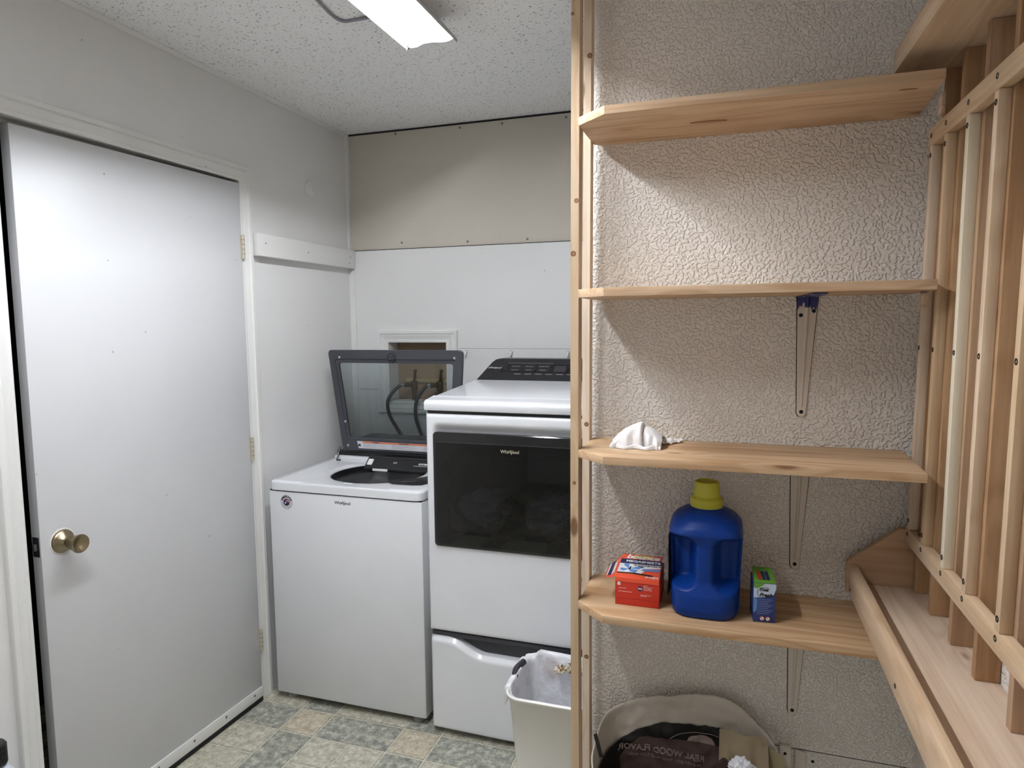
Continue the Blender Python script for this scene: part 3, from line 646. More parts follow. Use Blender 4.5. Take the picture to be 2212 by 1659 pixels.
def whirl(parent, x, y, z, size, mat, yy=None):
    lg = lettering('logo', 'Whirlpool', size, mat, parent, (x, y, z), bold=size*.012)
    pts = [(x+size*(-.1+.62*math.cos(a)), y-.0004, z-size*.05+size*(.42*math.sin(a)+.18*math.cos(a))) for a in [(-.9+i*.62) for i in range(9)]]
    obj('swoosh', path_tube([Vector(p)+Vector((size*.3, 0, 0)) for p in pts[:7]], size*.022, 6), mat, parent)
whirl(washer, -1.385, WY0-.0002, .838, .0168, M_blackp)
def badge(parent, x, y, z, R):
    bg = obj('badge', lathe(bmesh.new(), (x, y, z), (0, -1, 0), [(0, R), (.0005, R)], 40), plain('badge_silver', rgb(196, 198, 200), .4) if 'badge_silver' not in bpy.data.materials else bpy.data.materials['badge_silver'], parent)
    for i, ch in enumerate('AMERICA'):
        a = PI*(.86-.72*i/6); p = (x+math.cos(a)*R*.78, y-.0008, z+math.sin(a)*R*.78)
        lettering('lettering', ch, R*.42, M_blackp, bg, p, (math.sin(a), 0, -math.cos(a)), (math.cos(a), 0, math.sin(a)), bold=R*.02)
    obj('emblem', lathe(bmesh.new(), (x, y-.0005, z-.001), (0, -1, 0), [(0, R*.5), (.0006, R*.5)], 24), M_navy, bg)
    for k in range(3):
        obj('stripe', path_tube([(x-R*.1, y-.0014, z+R*(.30-.15*k)), (x+R*.12, y-.0014, z+R*(.36-.15*k)), (x+R*.40, y-.0014, z+R*(.20-.15*k))], R*.035, 6), M_red if k % 2 == 0 else M_whitep, bg)
    obj('star', lathe(bmesh.new(), (x-R*.15, y-.0012, z-R*.12), (0, -1, 0), [(0, R*.13), (.0004, R*.13)], 5), M_whitep, bg)
    for i, ch in enumerate('FACTORY'):
        a = -PI*(.84-.68*i/6); p = (x+math.cos(a)*R*.8, y-.0008, z+math.sin(a)*R*.8)
        lettering('lettering', ch, R*.26, M_greyp, bg, p, (-math.sin(a), 0, math.cos(a)), (-math.cos(a), 0, -math.sin(a)))
badge(washer, -1.637, WY0-.0002, .824, .028)

# ---------------------------------------------------------------- dryer
DX0, DX1, DYF, DYB = -1.020, -.334, 2.13, 2.84
dryer = thing('dryer', ((DX0+DX1)/2, (DYF+DYB)/2, 0), 'white clothes dryer with a black glass door, raised on a drawer pedestal', 'dryer')
# cabinet shell (hollow behind the door glass)
bm = bmesh.new()
B(bm, DX0, DX0+.03, DYF+.03, DYB, .398, 1.203, .004); B(bm, DX1-.03, DX1, DYF+.03, DYB, .398, 1.203, .004)
B(bm, DX0+.03, DX1-.03, DYB-.02, DYB, .398, 1.203); B(bm, DX0+.02, DX1-.02, DYF+.03, DYB, .398, .42); B(bm, DX0+.02, DX1-.02, DYF+.03, DYB, 1.18, 1.203)
obj('cabinet', bm, M_enamel_side, dryer)
GX0, GX1, GZ0, GZ1 = -.988, -.366, .722, 1.136
def front_y(x, z):
    r = .016; d = min(x-DX0, DX1-x, z-.398, 1.203-z)
    y = DYF + (r - math.sqrt(max(0, r*r-(r-min(d, r))**2)))
    # recessed band above the door
    fx = smoothstep(GX0-.006, GX0+.020, x)*(1-smoothstep(GX1-.020, GX1+.006, x))
    if z > GZ1-.02: fz = 1-smoothstep(GZ1-.004, GZ1+.034, z)
    else: fz = 1
    if z > GZ0+.30: y += .024*fx*fz
    else: y += .0*fx
    return y
bm = bmesh.new(); nx, nz = 110, 150
xs_ = [DX0+(DX1-DX0)*(.5-.5*math.cos(PI*min(1, i/nx))) for i in range(nx+1)]
zs_ = [.398+.805*i/nz for i in range(nz+1)]
xs_[0] += .0001
VV = {}
inside = lambda x, z: GX0+.03 < x < GX1-.03 and GZ0+.03 < z < GZ1-.045
for i in range(nx):
    for j in range(nz):
        xa, xb, za, zb = xs_[i], xs_[i+1], zs_[j], zs_[j+1]
        if inside((xa+xb)/2, (za+zb)/2): continue
        fv = []
        for ii, jj in ((i, j), (i+1, j), (i+1, j+1), (i, j+1)):
            if (ii, jj) not in VV: VV[(ii, jj)] = bm.verts.new((xs_[ii], front_y(xs_[ii], zs_[jj]), zs_[jj]))
            fv.append(VV[(ii, jj)])
        bm.faces.new(fv)
obj('front_panel', bm, M_enamel, dryer, smooth=60)
# door: dark frame, brow strip, glass
def rr3(x0, x1, z0, z1, r, y, n=6):
    return [(px, y, pz) for px, pz in rrect((x0+x1)/2, (z0+z1)/2, (x1-x0)/2, (z1-z0)/2, r, n)]
bm = bmesh.new()
LL = [rr3(GX0, GX1, GZ0, GZ1, .014, DYF+.010), rr3(GX0, GX1, GZ0, GZ1, .014, DYF-.006), rr3(GX0+.003, GX1-.003, GZ0+.003, GZ1-.003, .012, DYF-.009),
      rr3(GX0+.012, GX1-.012, GZ0+.012, GZ1-.034, .010, DYF-.009), rr3(GX0+.012, GX1-.012, GZ0+.012, GZ1-.034, .010, DYF-.006), rr3(GX0+.045, GX1-.045, GZ0+.05, GZ1-.075, .03, DYF-.006), rr3(GX0+.045, GX1-.045, GZ0+.05, GZ1-.075, .03, DYF+.03)]
V = [[bm.verts.new(p) for p in l] for l in LL]; n = len(V[0])
for k in range(len(V)-1):
    for i in range(n): bm.faces.new((V[k][i], V[k][(i+1) % n], V[k+1][(i+1) % n], V[k+1][i]))
bmesh.ops.recalc_face_normals(bm, faces=bm.faces)
dd = obj('door', bm, M_blackgloss, dryer, smooth=30)
bm = bmesh.new(); bm.faces.new([bm.verts.new(p) for p in rr3(GX0+.012, GX1-.012, GZ0+.012, GZ1-.034, .010, DYF-.0085)][::-1])
obj('door_glass', bm, M_glass_door, dd, smooth=0)
obj('door_brow', prism([(GX0+.004, DYF-.0092, GZ1-.036), (GX0+.004, DYF-.002, GZ1-.003), (GX0+.004, DYF+.008, GZ1-.002), (GX0+.004, DYF+.004, GZ1-.034)], (GX1-GX0-.008, 0, 0), .001), M_grey_plastic, dd)
whirl(dd, -.700, DYF-.0092, 1.078, .016, plain('silver_print', rgb(205, 200, 180), .35, metal=.4))
bm = grid(lambda u, v: Vector((-.677+.27*math.cos(2*PI*u), DYF+.03+.45*v, .92+.19*math.sin(2*PI*u))), 48, 6, closed=True)
obj('drum', bm, plain('drum_steel', rgb(90, 92, 98), .4, metal=.5), dryer, smooth=60)
def laundry(cx_, cy_, cz_, sx, sy, sz, seed):
    bm = bmesh.new(); bmesh.ops.create_icosphere(bm, subdivisions=5, radius=1)
    for v in bm.verts:
        d = v.co.copy(); k = 1+.35*noise.noise(d*1.7+Vector((seed, 0, 0))) + .22*abs(noise.noise(d*4.1+Vector((0, seed, 0)))) + .08*noise.noise(d*11)
        v.co = Vector((cx_+d.x*sx*k, cy_+d.y*sy*k, cz_+d.z*sz*k))
    return bm
for k, (a_, b_, c_, d_, lab) in enumerate(((-.835, 2.26, .83, .095, 'grey towel heap seen dimly through the dryer door, left part'), (-.575, 2.25, .83, .095, 'grey towel heap seen dimly through the dryer door, right part'))):
    t = obj('laundry', laundry(a_, b_, c_, d_, .09, .075, k*7.3), M_towel); tag(t, lab, 'laundry', 'laundry in the dryer drum')
# top panel
bm = prism([(DX0-.002, DYF-.004, 1.211), (DX0-.002, DYF-.006, 1.234), (DX0-.002, DYF-.001, 1.244), (DX0-.002, DYF+.012, 1.2485), (DX0-.002, DYF+.09, 1.2515), (DX0-.002, DYF+.095, 1.2535), (DX0-.002, 2.64, 1.2765), (DX0-.002, DYB, 1.283), (DX0-.002, DYB, 1.211)], (DX1-DX0+.004, 0, 0), .004)
obj('top_panel', bm, M_enamel, dryer)
obj('seam', box(DX0+.008, DX1-.008, DYF+.006, DYB-.01, 1.200, 1.212), M_black_plastic, dryer)
# console
cz0, cz1, cy0, cy1 = 1.276, 1.362, 2.640, 2.745
def con(x, s): return Vector((x, cy0+(cy1-cy0)*s, cz0+(cz1-cz0)*s))
face = [con(-1.018, 0), con(-.336, 0), con(-.378, .82), con(-.392, .96), con(-.410, 1), con(-.944, 1), con(-.962, .96), con(-.976, .82)]
bm = bmesh.new(); a = [bm.verts.new(p) for p in face]; b = [bm.verts.new((p.x, DYB-.01, p.z)) for p in face]
bm.faces.new(a); bm.faces.new(b[::-1])
for i in range(8): bm.faces.new((a[i], b[i], b[(i+1) % 8], a[(i+1) % 8]))
bmesh.ops.recalc_face_normals(bm, faces=bm.faces)
cn = obj('control_console', bm, M_console, dryer, smooth=20)
cu = (con(0, 1)-con(0, 0)).normalized(); cnn = Vector((0, -cu.z, cu.y))
def cplate(name, x0, x1, s0, s1, mat, h=.0006, skew=0, parent=cn):
    p = [con(x0, s0), con(x1, s0), con(x1+skew, s1), con(x0+skew, s1)]
    return obj(name, prism([q+cnn*.0002 for q in p], cnn*h), mat, parent, smooth=0)
tp = cplate('touch_panel', -.925, -.43, .38, .72, M_blackgloss, .0008, .010)
for k in range(3):
    for j in range(2):
        cplate('key', -.890+k*.062, -.834+k*.062, .40+j*.16, .54+j*.16, M_console, .0012, .004)
        nm = (('Quick Dry', 'Heavy Duty'), ('Normal', 'Bulky Items'), ('Delicate', 'Wrinkle Shield'))[k][j]
        lettering('lettering', nm, .0075, M_greyp, cn, con(-.862+k*.062, .47+j*.16)+cnn*.0016, (1, 0, 0), cu)
cplate('power_key', -.918, -.900, .46, .64, M_console, .0012)
cplate('display', -.690, -.640, .40, .68, plain('display_grey', rgb(52, 50, 56), .2), .0012)
for k in range(2):
    for j in range(2):
        cplate('key', -.625+k*.062, -.570+k*.062, .40+j*.16, .54+j*.16, M_console, .0012, .004)
        lettering('lettering', (('Temp', 'Dryness'), ('Time', 'Options'))[k][j], .0075, M_greyp, cn, con(-.598+k*.062, .47+j*.16)+cnn*.0016, (1, 0, 0), cu)
for k in range(9):
    cplate('print_line', -.860+k*.046, -.830+k*.046, .285, .305, M_greyp, .0003)
cplate('print_line', -.90, -.70, .785, .792, M_greyp, .0003)
lettering('logo', 'Whirlpool', .014, M_whitep, cn, con(-.955, .56)+cnn*.0008, (1, 0, 0), cu, shear=.2)
badge(dryer, -.432, DYF-.0004, .645, .026)
# pedestal
ped = obj('pedestal', box(DX0+.006, DX1-.006, DYF+.045, DYB, .03, .385, .004), M_enamel_side, dryer)
obj('pedestal_top', box(DX0+.006, DX1-.006, DYF+.012, DYF+.06, .378, .395, .003), M_grey_plastic, dryer)
def ptop(x):
    s = (x-(-.677))/.343    # -1..1
    a = abs(s)
    return .378 - .050*(1-smoothstep(.38, .80, a)) - .004*(1-a)
PN, PM = 80, 40
def pfront(u, v):
    x = DX0+.002+(DX1-DX0-.004)*u; zt = ptop(x); z = .022+(zt-.022)*v
    r = .014; d = min(x-DX0-.002, DX1-.002-x, z-.022); y = DYF + (r - math.sqrt(max(0, r*r-(r-min(d, r))**2)))
    dt = zt-z
    y += .016*(1-smoothstep(0, .020, dt))**1.5
    return Vector((x, y-.004*(1-((x+.677)/.343)**2), z))
bm = grid(pfront, PN, 60)
dr = obj('drawer', bm, M_enamel, dryer, smooth=60)
def scoop(u, v):
    x = DX0+.004+(DX1-DX0-.008)*u; zt = ptop(x)
    return Vector((x, DYF+.012+.035*v, zt-.003+(.006)*v if v < .5 else zt-.003+.003))
obj('drawer_lip', grid(scoop, 80, 4), M_enamel, dr)
obj('handle_scoop', box(DX0+.01, DX1-.01, DYF+.040, DYF+.046, .27, .385), M_grey_plastic, dr)
def scoop2(u, v):
    x = -.90+.446*u; zt = ptop(x); w_ = 1-abs(2*u-1)**2
    return Vector((x, DYF+.016+.022*v, zt+.001+ .002*v))
bm = bmesh.new(); bm2 = grid(lambda u, v: Vector((-.93+.506*u, DYF+.038, ptop(-.93+.506*u)-.004+(.3765-ptop(-.93+.506*u)+.004)*v)), 60, 3)
obj('handle_recess', bm2, M_grey_plastic, dr)
bm.free()
obj('base', box(DX0+.03, DX1-.03, DYF+.05, DYB-.03, 0, .031), M_black_plastic, dryer)

# ---------------------------------------------------------------- waste bin
RZ = .41
BCX, BCY, BHX, BHY = -.487, 1.905, .122, .128
bin_ = thing('waste_bin', (BCX, BCY, 0), 'white plastic waste bin with a thin liner bag, in front of the dryer pedestal', 'waste bin')
def binring(z, grow=0.0):
    k = .74+.26*(z/RZ)
    return rrect(BCX, BCY, BHX*k+grow, BHY*k+grow, .045*k+grow, 8)
bm = bmesh.new()
lv = [(.0, 0), (.006, .001), (.20, 0), (RZ-.012, 0), (RZ-.006, .008), (RZ+.002, .009), (RZ+.006, .003), (RZ+.002, -.003), (.01, -.003)]
V = [[bm.verts.new((x, y, z)) for x, y in binring(min(z, RZ), gr)] for z, gr in lv]; n = len(V[0])
for k in range(len(V)-1):
    for i in range(n): bm.faces.new((V[k][i], V[k][(i+1) % n], V[k+1][(i+1) % n], V[k+1][i]))
bm.faces.new(V[0][::-1]); bm.faces.new(V[-1])
obj('body', bm, M_binplastic, bin_, smooth=60)
# liner: inner drape and the folded-over outside
def linerfn(u, v):
    pts = binring(RZ, 0); n = len(pts); i = int(u*n) % n; x, y = pts[i]
    d = Vector((x-BCX, y-BCY)); ang_ = math.atan2(d.y, d.x)
    # the front edge of the rim stays bare: liner only tucks inside there
    front = smoothstep(.25, .75, -math.sin(ang_))*(1 if math.cos(ang_) > -.80 else 0)
    nz = noise.noise(Vector((math.cos(ang_)*3.2, math.sin(ang_)*3.2, v*2)))
    fz = noise.noise(Vector((math.cos(ang_)*14, math.sin(ang_)*14, v*3)))
    if v < .18:      # outside fold
        t_ = v/.18; k = 1.13+.04*math.sin(PI*t_)+.07*fz; z = RZ-.040-.035*abs(nz)+(.055+.03*abs(nz))*t_
        if front > .3: k = .97; z = RZ-.004
    elif v < .3:
        t_ = (v-.18)/.12; k = 1.12-.16*t_+.05*fz*(1-front); z = RZ+.012+.022*nz*(1-front)
        if front > .3: k = .965-.01*t_; z = RZ-.002
    else:
        t_ = (v-.3)/.7; k = .955-.16*t_ + .045*fz*t_; z = RZ+.006-(.26+.03*nz)*t_
    return Vector((BCX+d.x*k, BCY+d.y*k, z))
bm = grid(linerfn, 36*1, 26, closed=True)
# refine around the loop
bmesh.ops.subdivide_edges(bm, edges=bm.edges, cuts=1, use_grid_fill=True, smooth=.5)
bmesh.ops.recalc_face_normals(bm, faces=bm.faces)
obj('liner_bag', bm, M_liner, bin_, smooth=80)
obj('rim_handle', path_tube([(BCX-BHX-.004, BCY-.020, RZ+.004), (BCX-BHX-.010, BCY+.02, RZ+.010), (BCX-BHX+.0, BCY+.065, RZ+.012)], .0105, 12), M_darkmetal, bin_)
bm = bmesh.new()
for k in range(170):
    a_, r_ = random.uniform(-1, 1), random.uniform(-1, 1)
    c_ = Vector((BCX+.03+.055*a_, BCY+BHY*.80+.024*r_, RZ-.015+random.uniform(0, .02)*(1-abs(a_))))
    bmesh.ops.create_icosphere(bm, subdivisions=1, radius=random.uniform(.003, .007), matrix=Matrix.Translation(c_) @ Matrix.Diagonal((1, random.uniform(.4, 1), random.uniform(.3, .9), 1)))
for f in bm.faces: f.material_index = (f.index//20) % 3
t = obj('dried_scraps', bm, [plain('scrap_tan', rgb(190, 172, 140), .9), plain('scrap_brown', rgb(120, 88, 52), .9), plain('scrap_white', rgb(224, 220, 208), .9)])
tag(t, 'brown and cream dried scraps heaped at the back of the waste bin', 'scraps', kind='stuff')

# ---------------------------------------------------------------- shelves and posts
SX0, SX1, SY0 = -.345, .392, 1.518
def shelf(z0, z1, label, mat=WXs, right=SX1, y1=TW-.001):
    pts = [(SX0, 1.585, z0), (-.272, SY0, z0), (right, SY0, z0), (.404, y1, z0), (-.324, y1, z0), (SX0+.002, 1.765, z0)]
    o = obj('shelf_board', prism(pts, (0, 0, z1-z0), .0008), mat, smooth=20)
    return tag(o, label, 'shelf', 'pine shelves across the textured wall')
s1 = shelf(1.9795, 1.9985, 'highest pine shelf board, empty, on the textured wall with a large knot below', right=.389)
s2 = shelf(1.577, 1.597, 'pine shelf board carried by the bracket with blue paint on it')
s3 = shelf(1.186, 1.205, 'pine shelf board holding the crumpled white cloth')
s4 = shelf(.800, .819, 'lowest pine shelf board, holding the blue jug and two cartons')
# knots on the highest shelf's underside
for x, y, a_, b_ in ((-.055, 1.655, .040, .009), (.335, 1.565, .016, .005)):
    pts = [(x+a_*math.cos(t_)*(1 if math.cos(t_) < 0 else 1.1), y+b_*math.sin(t_)+.05*a_*math.cos(t_), 1.9792) for t_ in [2*PI*i/24 for i in range(24)]]
    kn = obj('knot', prism(pts, (0, 0, .0006)), plain('knot_dark', rgb(84, 52, 30), .6) if 'knot_dark' not in bpy.data.materials else bpy.data.materials['knot_dark'], s1)
    obj('knot_core', prism([((px-x)*.86+x, (py-y)*.78+y, 1.9788) for px, py, _ in pts], (0, 0, .0006)), plain('knot_core', rgb(160, 112, 70), .6) if 'knot_core' not in bpy.data.materials else bpy.data.materials['knot_core'], s1)
def post(x0, x1, y0, y1, label, bow, seed, knots=()):
    bm = bmesh.new(); n = 24; L = []
    for k in range(n+1):
        z = ZC*k/n; dx = bow*(4*((z-1.1)/2.4)**2-.2)
        L.append([bm.verts.new((x+dx, y, z)) for x, y in ((x0, y0), (x1, y0), (x1, y1), (x0, y1))])
    for k in range(n):
        for i in range(4): bm.faces.new((L[k][i], L[k][(i+1) % 4], L[k+1][(i+1) % 4], L[k+1][i]))
    bm.faces.new(L[0][::-1]); bm.faces.new(L[-1])
    bmesh.ops.recalc_face_normals(bm, faces=bm.faces)
    o = obj('wooden_post', bm, WZp, smooth=20); tag(o, label, 'post', 'thin pine posts at the shelf ends')
    for kx, kz, kr in knots:
        c_ = (x0+(x1-x0)*kx+bow*(4*((kz-1.1)/2.4)**2-.2), y0, kz)
        kk = obj('knot', lathe(bmesh.new(), c_, (0, -1, 0), [(0, kr), (.0004, kr), (.0004, kr*.72), (.0002, kr*.7)], 20, True, False), bpy.data.materials['knot_dark'], o)
        obj('knot_core', lathe(bmesh.new(), c_, (0, -1, 0), [(0, kr*.72), (.0003, kr*.72)], 20), bpy.data.materials['knot_core'], kk)
    return o
post(-.3655, -.3455, 1.590, 1.628, 'front thin pine post at the left ends of the shelves', .004, 1, ((.7, 1.808, .0055), (.35, 1.683, .0065), (.15, 2.236, .004), (.5, 1.120, .0045)))
post(-.3648, -.3452, 1.727, 1.765, 'rear thin pine post standing against the textured wall corner', .004, 2, ((.6, 1.247, .006), (.8, 2.19, .0065), (.35, .747, .006), (.6, .60, .006)))

# ---------------------------------------------------------------- shelf brackets
def bracket(x, zt, zb, label, blue=False, wt=.047, wb=.021, reach=.235):
    y = TW-.0005
    xc = x+wb*.5
    pts = []
    t = thing('shelf_bracket', (x, y, zb), label, 'bracket', 'metal brackets under the shelves')
    lft, rgt = x-.006, x-.006+wt
    poly = [(lft, zt), (rgt, zt), (x+wb, zb+.010)] + [(xc+wb*.5*math.cos(a), zb+.010+wb*.5*math.sin(a)) for a in [-(PI*k/8) for k in range(1, 8)]] + [(x, zb+.010)]
    leg = obj('wall_leg', prism([(px, y, pz) for px, pz in poly], (0, -.0040, 0)), M_bracket, t)
    cxx = (lft+rgt)/2
    obj('dark_outline', prism([(cxx+(px-cxx)*1.06+(.0006 if px > cxx else -.0006), y+.0002, pz-(.0012 if pz < zb+.02 else 0)) for px, pz in poly], (0, -.0006, 0)), M_gap, t)  # thin dark plate behind the leg, showing as an outline
    # raised rib tapering down
    bm = bmesh.new()
    def rib(u, v):
        z = zt-(zt-zb-.025)*u; w_ = .012*(1-.55*u); xm = (lft+rgt)/2+((xc)-(lft+rgt)/2)*u
        return Vector((xm+(v-.5)*w_, y-.0040-.0055*math.sin(PI*v)*(1-.5*u), z))
    obj('rib', grid(rib, 16, 9), M_bracket, t, smooth=80)
    sh = obj('shelf_leg', prism([(lft, y, zt-.0005), (rgt, y, zt-.0005), (rgt-.008, y-reach, zt-.0005), (lft+.010, y-reach, zt-.0005)], (0, 0, -.0022)), M_blue_paint if blue else M_bracket, t)
    holes = [(xc, zb+.012)]
    if blue: holes += [(lft+.009, zt-.046), (rgt-.009, zt-.036)]
    for hx, hz in holes: obj('hole', lathe(bmesh.new(), (hx, y-.0038, hz), (0, -1, 0), [(0, .0048), (.0004, .0048)], 16), M_black, leg)
    if blue:
        dr_ = [(lft-.0005, zt), (rgt+.0005, zt), (rgt-.003, zt-.030), (rgt-.006, zt-.036), (rgt-.009, zt-.026), (rgt-.014, zt-.034), (rgt-.018, zt-.022), (rgt-.024, zt-.036), (rgt-.027, zt-.020), (lft+.014, zt-.014), (lft+.010, zt-.026), (lft+.006, zt-.022), (lft+.001, zt-.034)]
        obj('blue_paint', prism([(px, y-.0040, pz) for px, pz in dr_], (0, -.0004, 0)), M_blue_paint, leg)
        obj('blue_paint', grid(lambda u, v: rib(u*.10, v)+Vector((0, -.0005, 0)), 4, 9), M_blue_paint, leg, smooth=80)
        for fx, fy in ((.010, .045), (.034, .075), (.012, .20), (.030, .215)): obj('rivet', lathe(bmesh.new(), (lft+fx, y-fy, zt-.0027), (0, 0, -1), [(0, .0035), (.001, .002)], 12), M_chrome, sh)
    return t
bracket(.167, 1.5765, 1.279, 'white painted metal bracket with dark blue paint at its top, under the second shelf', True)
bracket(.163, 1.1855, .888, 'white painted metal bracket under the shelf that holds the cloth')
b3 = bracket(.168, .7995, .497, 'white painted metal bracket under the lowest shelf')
obj('metal_tab', lathe(bmesh.new(), (.214, TW-.018, .782), (0, -1, 0), [(0, .013), (.002, .013)], 18), M_rust, b3)
b4 = thing('shelf_bracket', (.16, TW, .1), 'white painted metal bracket low on the wall beside the pellet bag', 'bracket', 'metal brackets under the shelves')
bm = prism([(.150, TW-.0005, .412), (.178, TW-.0005, .412), (.180, TW-.0005, .13), (.158, TW-.0005, .13)], (0, -.012, 0), .002); obj('wall_leg', bm, M_bracket, b4)
bm = prism([(.188, TW-.0005, .405), (.215, TW-.0005, .400), (.212, TW-.0005, .13), (.192, TW-.0005, .13)], (0, -.008, 0), .003); obj('wall_leg', bm, M_bracket, b4)
obj('hole', lathe(bmesh.new(), (.164, TW-.0125, .392), (0, -1, 0), [(0, .004), (.0004, .004)], 14), M_black, b4)
bm = lathe(bmesh.new(), (.232, TW-.0005, .376), (0, -1, 0), [(0, .004), (.0006, .004)], 12)
t = obj('nail_hole', bm, M_screw); tag(t, 'dark screw in the textured wall right of the lowest bracket', 'screw')
for k, (x, z) in enumerate(((-.265, 1.563), (-.258, 1.5635), (-.248, 1.565))): pass

# ---------------------------------------------------------------- rack on the right wall
RX = .406; S = .019
rack = thing('wall_rack', (.45, 1.2, .85), 'large pine rack on the right wall with upright slats and a lower tray', 'rack')
YE = 1.722
def rscrew(parent, y, z): screw_head(parent, (RX, y, z), (-1, 0, 0), .0052, .0007)
ST = [1.660, 1.560, 1.429, 1.292, 1.138, .985, .84, .70]     # near face of each slat at its top
SB = [1.700, 1.587, 1.446, 1.320, 1.164, 1.01, .865, .725]   # and at its foot
UT = [1.647, 1.534, 1.404, 1.276, 1.130, .98, .835, .69]
UB = [1.704, 1.580, 1.442, 1.308, 1.152, 1.0, .855, .715]
tr = obj('top_rail', box(RX, RX+S, .55, 1.690, 1.887, 1.925, .001), WY, rack)
br = obj('bottom_rail', box(RX, RX+S, .55, 1.728, .9985, 1.0345, .001), WY, rack)
for y in ST: rscrew(tr, y+.010, 1.909)
for y in SB: rscrew(br, y+.012, 1.022)
W_up = wood('Z', (192, 158, 124), (152, 116, 84))
for k in range(8):
    sl = obj('slat', prism([(RX+.0002, SB[k]+.019, 1.0350), (RX+.0002, SB[k], 1.0350), (RX+.0002, ST[k], 1.8865), (RX+.0002, ST[k]+.019, 1.8865)], (S-.0004, 0, 0), .0008), WZl if k == 2 else WZ, rack)
    for zz in (1.868, 1.455, 1.055):
        rscrew(sl, .0095+ST[k]+(SB[k]-ST[k])*(1.8865-zz)/.85, zz)
    up = obj('upright', prism([(RX+S, UB[k]+.019, .8855), (RX+S, UB[k], .8855), (RX+S, UT[k], 2.0365), (RX+S, UT[k]+.019, 2.0365)], (.0375, 0, 0), .0006), W_up, rack)
top = obj('top_board', prism([(.323, .35, 2.037), (.325, 1.64, 2.037), (.331, 1.684, 2.037), (XR2-.001, 1.684, 2.037), (XR2-.001, .35, 2.037)], (0, 0, .045), .003), WYs, rack)
tfb = obj('tray_floor', box(.309, XR2-.001, .40, 1.7295, .866, .885, .0008), WYs, rack)
tl = obj('tray_lip', box(.289, .308, .40, 1.7295, .864, .931, .0015), WYs, rack)
for y, z in ((1.700, .878), (1.25, .884), (.90, .884)): screw_head(tl, (.289, y, z), (-1, 0, 0), .0045, .0008)
# tray end: plywood board with a sloping top
pts = [(.286, 1.730, .860), (.286, 1.730, .937), (.395, 1.730, 1.027), (XR2-.001, 1.730, 1.027), (XR2-.001, 1.730, .860)]
obj('tray_end', prism(pts, (0, .018, 0), .0008), WXply, rack)
obj('cleat', box(.404, .4115, 1.60, 1.625, 1.935, 1.9785, .001), WYs, rack)
t = obj('wood_cleat', box(.388, .3995, 1.60, 1.625, 1.538, 1.5766, .001), WYs); tag(t, 'small pale wooden block under the right end of the second shelf', 'block')

# ---------------------------------------------------------------- cloth on the shelf
def clothlobe(cx_, cy_, wx, wy, h, peak, seed, tilt):
    bm = bmesh.new(); NU, NV = 48, 24
    def f(u, v):
        a = 2*PI*u; r = v
        x = math.cos(a)*r; y = math.sin(a)*r
        hh = (1-r**2.2)
        pk = math.exp(-((x-peak)**2)/.30)
        z = h*hh*(.35+.65*pk)*(1+.10*noise.noise(Vector((x*2, y*2, seed))))
        wr = .0035*noise.noise(Vector((x*5, y*5, seed+3)))*hh**.3
        if r > .97: z = 0
        edge = 1+.10*math.sin(a*5+seed)+.05*math.sin(a*11)
        return Vector((cx_+x*wx*edge, cy_+y*wy*edge, 1.2056+max(0, z+wr)+.004*max(0, math.sin(a*7+seed))*(r > .9)))
    grid(f, NU, NV, closed=True, bm=bm); bmesh.ops.recalc_face_normals(bm, faces=bm.faces); return bm
cl = thing('cloth', (-.21, 1.68, 1.2055), 'crumpled white cloth lying on the shelf near the posts', 'cloth')
# two folded lobes and a thin trailing end
def foldlobe(x0, x1, hL, hR, y0, y1, seed, lean=0):
    """a folded wedge: low at x0, high at x1, steep on the x1 side"""
    def f(u, v):
        # u across x, v around: 0 front bottom .. 1 back bottom
        x = x0+(x1-x0)*u; h = hL+(hR-hL)*(math.sin(u*PI/2))**.9
        end = min(1, (1-u)/.06)**.5 if u > .94 else 1
        a = PI*v; wy = (y1-y0)/2*(1-.15*u)
        yy = (y0+y1)/2 - math.cos(a)*wy
        zz = math.sin(a)**.8*h*(.55+.45*end)
        n_ = noise.noise(Vector((x*40, yy*30, seed)))*.003
        n2 = abs(noise.noise(Vector((x*22, v*3, seed+9))))*.006
        return Vector((x+lean*zz + n_, yy+n_-.004*math.sin(u*14+seed)*(v < .25), 1.2058+max(0, zz+n2*math.sin(a))))
    bm = grid(f, 30, 24)
    return bm
obj('left_fold', foldlobe(-.274, -.196, .012, .060, 1.628, 1.73, 1.0), M_cloth, cl, smooth=80)
obj('right_fold', foldlobe(-.150, -.197, .022, .048, 1.632, 1.74, 5.0), M_cloth, cl, smooth=80)
bm = grid(lambda u, v: Vector((-.165+.058*u, 1.70+.055*u+.030*(v-.5)+.006*math.sin(9*u), 1.2062+.016*(1-u)*math.sin(PI*v)+.006*abs(math.sin(u*11+v*4)))), 26, 12)
obj('trailing_end', bm, M_cloth, cl, smooth=80)
bm = grid(lambda u, v: Vector((-.276+.125*u, 1.630+.006*math.sin(u*15)-.005*math.cos(v*PI), 1.2062+.011*math.sin(PI*v)*(.6+.4*math.sin(u*9)**2))), 40, 8)
obj('front_hem', bm, M_cloth, cl, smooth=80)

